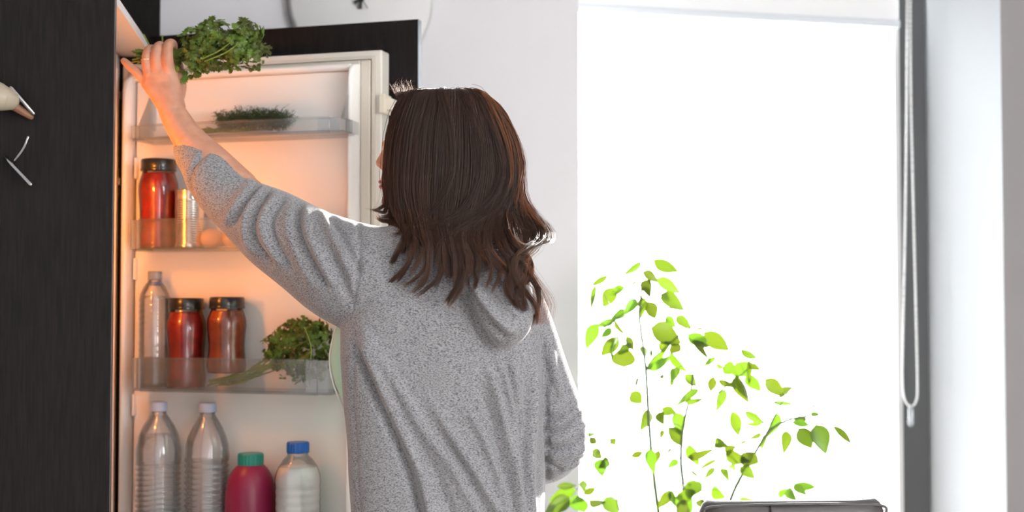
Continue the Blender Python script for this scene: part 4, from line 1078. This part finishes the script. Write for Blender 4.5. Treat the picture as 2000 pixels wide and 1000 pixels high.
Z3 = [(660, 100, 740, 180, 80), (800, 230, 750, 375, 70), (870, 250, 900, 330, 60), (1000, 250, 1045, 400, 80), (890, 220, 1000, 260, 60), (940, 360, 1058, 500, 75), (905, 380, 885, 445, 30), (755, 545, 660, 590, 40), (800, 525, 830, 690, 65), (875, 535, 840, 640, 40), (1020, 610, 945, 660, 45),
 (965, 525, 935, 555, 20), (555, 450, 500, 490, 45), (340, 400, 400, 430, 45), (350, 440, 405, 490, 45), (370, 535, 440, 590, 60), (430, 600, 445, 715, 80), (495, 600, 440, 660, 60), (400, 820, 300, 870, 40), (300, 760, 310, 840, 45), (250, 830, 60, 910, 70), (200, 890, 40, 1000, 90),
 (250, 870, 300, 1010, 110), (350, 910, 470, 950, 70), (460, 900, 560, 1000, 90), (980, 840, 870, 960, 60), (960, 840, 985, 940, 40), (1060, 830, 1090, 920, 110), (1080, 770, 1150, 860, 90), (1010, 990, 1110, 900, 130), (110, 810, 240, 800, 40)]
Z4 = [(250, 75, 95, 185, 45), (150, 180, 275, 155, 35), (160, 440, 245, 440, 35), (165, 600, 340, 540, 45), (175, 490, 235, 650, 75), (395, 605, 245, 680, 25), (370, 665, 300, 740, 35), (415, 670, 475, 755, 45), (365, 480, 445, 500, 60), (440, 545, 520, 510, 50), (445, 560, 600, 620, 80),
 (570, 560, 690, 640, 100), (560, 660, 660, 735, 70), (520, 640, 480, 690, 50), (180, 670, 260, 750, 18), (165, 790, 275, 850, 95), (340, 830, 430, 890, 80), (280, 900, 280, 990, 80), (550, 900, 665, 915, 30), (960, 790, 1130, 820, 50), (960, 800, 1050, 860, 50), (850, 890, 900, 830, 45), (910, 830, 965, 900, 60), (80, 950, 170, 990, 90)]
LV = []
for Z, ox, oy, sc in ((Z1, 1130, 480, 3.57), (Z2, 1380, 600, 3.57), (Z3, 1060, 740, 3.847), (Z4, 1300, 740, 3.847)):
    LV += [(ox+a/sc, oy+b/sc, ox+c/sc, oy+d/sc, w/sc) for a, b, c, d, w in Z]
FY = 3.10
pot_c = np.array([at(1290, 1000, FY)[0], FY+.02, 0])
pl = thing('ficus_plant', tuple(pot_c), 'tall potted plant with bright green backlit leaves in front of the window', 'plant')
po = catmull([(.10, .0, 0), (.12, .02, 0), (.145, .15, 0), (.165, .30, 0), (.17, .32, 0), (.16, .325, 0), (.15, .30, 0)], 30)[:, :2]
obj('pot', lathe([(0, 0)]+[tuple(p) for p in po]+[(0, .29)], tuple(pot_c), 40), M['pot'], pl)
obj('soil', lathe([(0, .286), (.149, .286), (.149, .298), (0, .302)], tuple(pot_c), 30), M['soil'], pl)
ST = [[(1252, 578, .0), (1249, 620, 0), (1258, 690, 0), (1263, 740, .0), (1266, 800, .0), (1273, 890, 0), (1286, 1000, 0)],
      [(1263, 722, 0), (1275, 700, .02), (1310, 670, .03), (1340, 640, .04)],
      [(1356, 720, .02), (1348, 770, .02), (1334, 840, .02), (1330, 900, .01), (1332, 1000, .0)],
      [(1580, 812, -.03), (1535, 822, -.03), (1500, 845, -.02), (1470, 893, -.01), (1440, 945, 0), (1424, 985, 0), (1410, 1040, 0)],
      [(1485, 700, .02), (1450, 730, .02), (1390, 775, .02), (1348, 800, .02)],
      [(1540, 765, -.02), (1520, 800, -.02), (1495, 850, -.02)],
      [(1192, 868, .0), (1198, 920, 0), (1206, 960, 0), (1216, 1010, 0)],
      [(1240, 600, .0), (1215, 615, -.01), (1180, 640, -.02)],
      [(1250, 610, 0), (1280, 580, .01), (1310, 600, .02)]]
sp3 = []
for i, s_ in enumerate(ST):
    P = [at(a, b, FY+d) for a, b, d in s_]
    if i in (0, 2, 3, 6): P.append(np.array([pot_c[0]+random.uniform(-.03, .03), pot_c[1]+random.uniform(-.03, .03), .55])); P.append(np.array([pot_c[0]+random.uniform(-.02, .02), pot_c[1], .27]))
    big = i in (0, 2, 3)
    obj('stem', tube(P, np.linspace(.0030 if big else .0014, .0052 if big else .0024, len(P)), 7, 40), M['fstem'], pl)
    sp3.append(catmull(P, 60))
sp3 = np.vstack(sp3)
for i, (a, b_, c, d, w) in enumerate(LV):
    dz = random.uniform(-.05, .05); base = at(a, b_, FY+dz); tip = at(c, d, FY+dz+random.uniform(-.035, .035))
    ax = tip-base; ln = np.linalg.norm(ax); yv = ax/ln
    vd = base-np.array([0, 0, CZ]); vd /= np.linalg.norm(vd)
    zv = -vd+np.random.normal(size=3)*.32; zv -= yv*np.dot(zv, yv); zv /= np.linalg.norm(zv); xv = np.cross(yv, zv)
    W = w*FY/F*1.4; ln *= 1.15
    mt = Matrix(((xv[0]*W, yv[0]*ln, zv[0]*ln, base[0]), (xv[1]*W, yv[1]*ln, zv[1]*ln, base[1]), (xv[2]*W, yv[2]*ln, zv[2]*ln, base[2]), (0, 0, 0, 1)))
    lf = me_obj('leaf', LM, None, pl, mt)
    dist = np.linalg.norm(sp3-base, axis=1); q = sp3[dist.argmin()]
    if dist.min() < .10:
        obj('petiole', tube([q, (q+base)/2+np.array([0, 0, .008]), base], [.0011, .0009, .0007], 4, 8, False), M['fstem'], pl)

# ================================================================== CHAIR
CY = 2.45
cc = at(1541, 1000, CY)
chx = thing('dining_chair', (cc[0], CY, 0), 'taupe leather dining chair with stitched top edge in front of the window', 'chair', rz=math.radians(4))
cw = 362/F*CY/2; ztop = at(1541, 971, CY)[2]
def chl(x, y, z):
    a = math.radians(4); return (cc[0]+math.cos(a)*x-math.sin(a)*y, CY+math.sin(a)*x+math.cos(a)*y, z)
def backring(z, w, y, t, r=.5):
    out = []
    for k_ in range(48):
        a = 2*math.pi*k_/48; co_, si_ = math.cos(a), math.sin(a)
        out.append(chl(w*math.copysign(abs(co_)**.25, co_), y+t*math.copysign(abs(si_)**.5, si_)-.02*(1-(co_)**2), z))
    return out
bk = [backring(z, w, y, t) for z, w, y, t in ((.42, cw*.92, .02, .028), (.50, cw*.96, .012, .032), (.65, cw*1.0, .0, .032), (ztop-.045, cw*1.0, -.012, .028), (ztop-.022, cw*.988, -.015, .024), (ztop-.008, cw*.955, -.016, .018), (ztop-.001, cw*.91, -.016, .010))]
backo = obj('backrest', loft(bk), M['leather'], chx)
obj('piping', tube([chl(-cw*.985, -.048, ztop-.05), chl(-cw*.975, -.046, ztop-.026), chl(-cw*.93, -.044, ztop-.011), chl(-cw*.5, -.052, ztop-.006), chl(0, -.058, ztop-.004), chl(cw*.5, -.052, ztop-.006), chl(cw*.93, -.044, ztop-.011), chl(cw*.975, -.046, ztop-.026), chl(cw*.985, -.048, ztop-.05)], .0028, 8, 60), M['leather'], chx)
obj('seam', tube([chl(-cw*.29, -.0655, .5), chl(-cw*.29, -.068, .65), chl(-cw*.29, -.0615, ztop-.03), chl(-cw*.29, -.055, ztop-.008)], .0016, 6, 20), M['dark'], chx)
st = obj('seat', box(-cw, cw, -.03, .40, .41, .48, chl), M['leather'], chx, False); bevel(st, .02, 3)
for sx in (-1, 1):
    for yy in (0, .36):
        obj('leg', tube([chl(sx*cw*.9, yy, .008), chl(sx*cw*.86, yy+.005, .42)], [.011, .014], 12), M['chrome'], chx)

# ================================================================== HOOK AND HANGING UTENSIL ON THE DARK PANEL
def sp(px, py, off):   # point in front of the near side panel
    d = ray(px, py); nx, ny = -SW, CW; p0 = CA-np.array([nx, ny])*off
    t_ = (p0[0]*nx+p0[1]*ny)/(d[0]*nx+d[1]*ny); return np.array([0, 0, CZ])+d*t_
hk = thing('chrome_hook', tuple(sp(30, 320, 0)), 'thin chrome hook on the dark cabinet side', 'hook')
obj('hook_bar', tube([sp(10, 306, .004), sp(22, 320, .02), sp(60, 360, .03)], [.0035, .0036, .004], 10, 16), M['chrome'], hk)
obj('hook_arm', tube([sp(22, 322, .0), sp(30, 312, .02), sp(46, 290, .03), sp(55, 268, .032)], [.0028]*4, 10, 16), M['chrome'], hk)
ut = thing('hanging_utensil', tuple(sp(20, 200, 0)), 'cream handled utensil with silver collar hanging at the dark cabinet side', 'utensil')
obj('handle', tube([sp(-40, 170, .03), sp(-5, 188, .035), sp(14, 194, .03)], [.026, .026, .022], 18, 14), M['ivory'], ut)
obj('collar', tube([sp(22, 172, .030), sp(66, 222, .020)], [.0045, .0035], 12), M['chrome'], ut)
obj('wooden_shaft', tube([sp(16, 200, .026), sp(60, 228, .014)], [.010, .006], 12, 10), M['brownwood'], ut)
obj('mount', tube([sp(5, 190, .03), sp(5, 190, -.001)], [.005, .008], 10), M['chrome'], ut)
for m_ in list(bpy.data.meshes):
    if m_.users == 0: bpy.data.meshes.remove(m_)
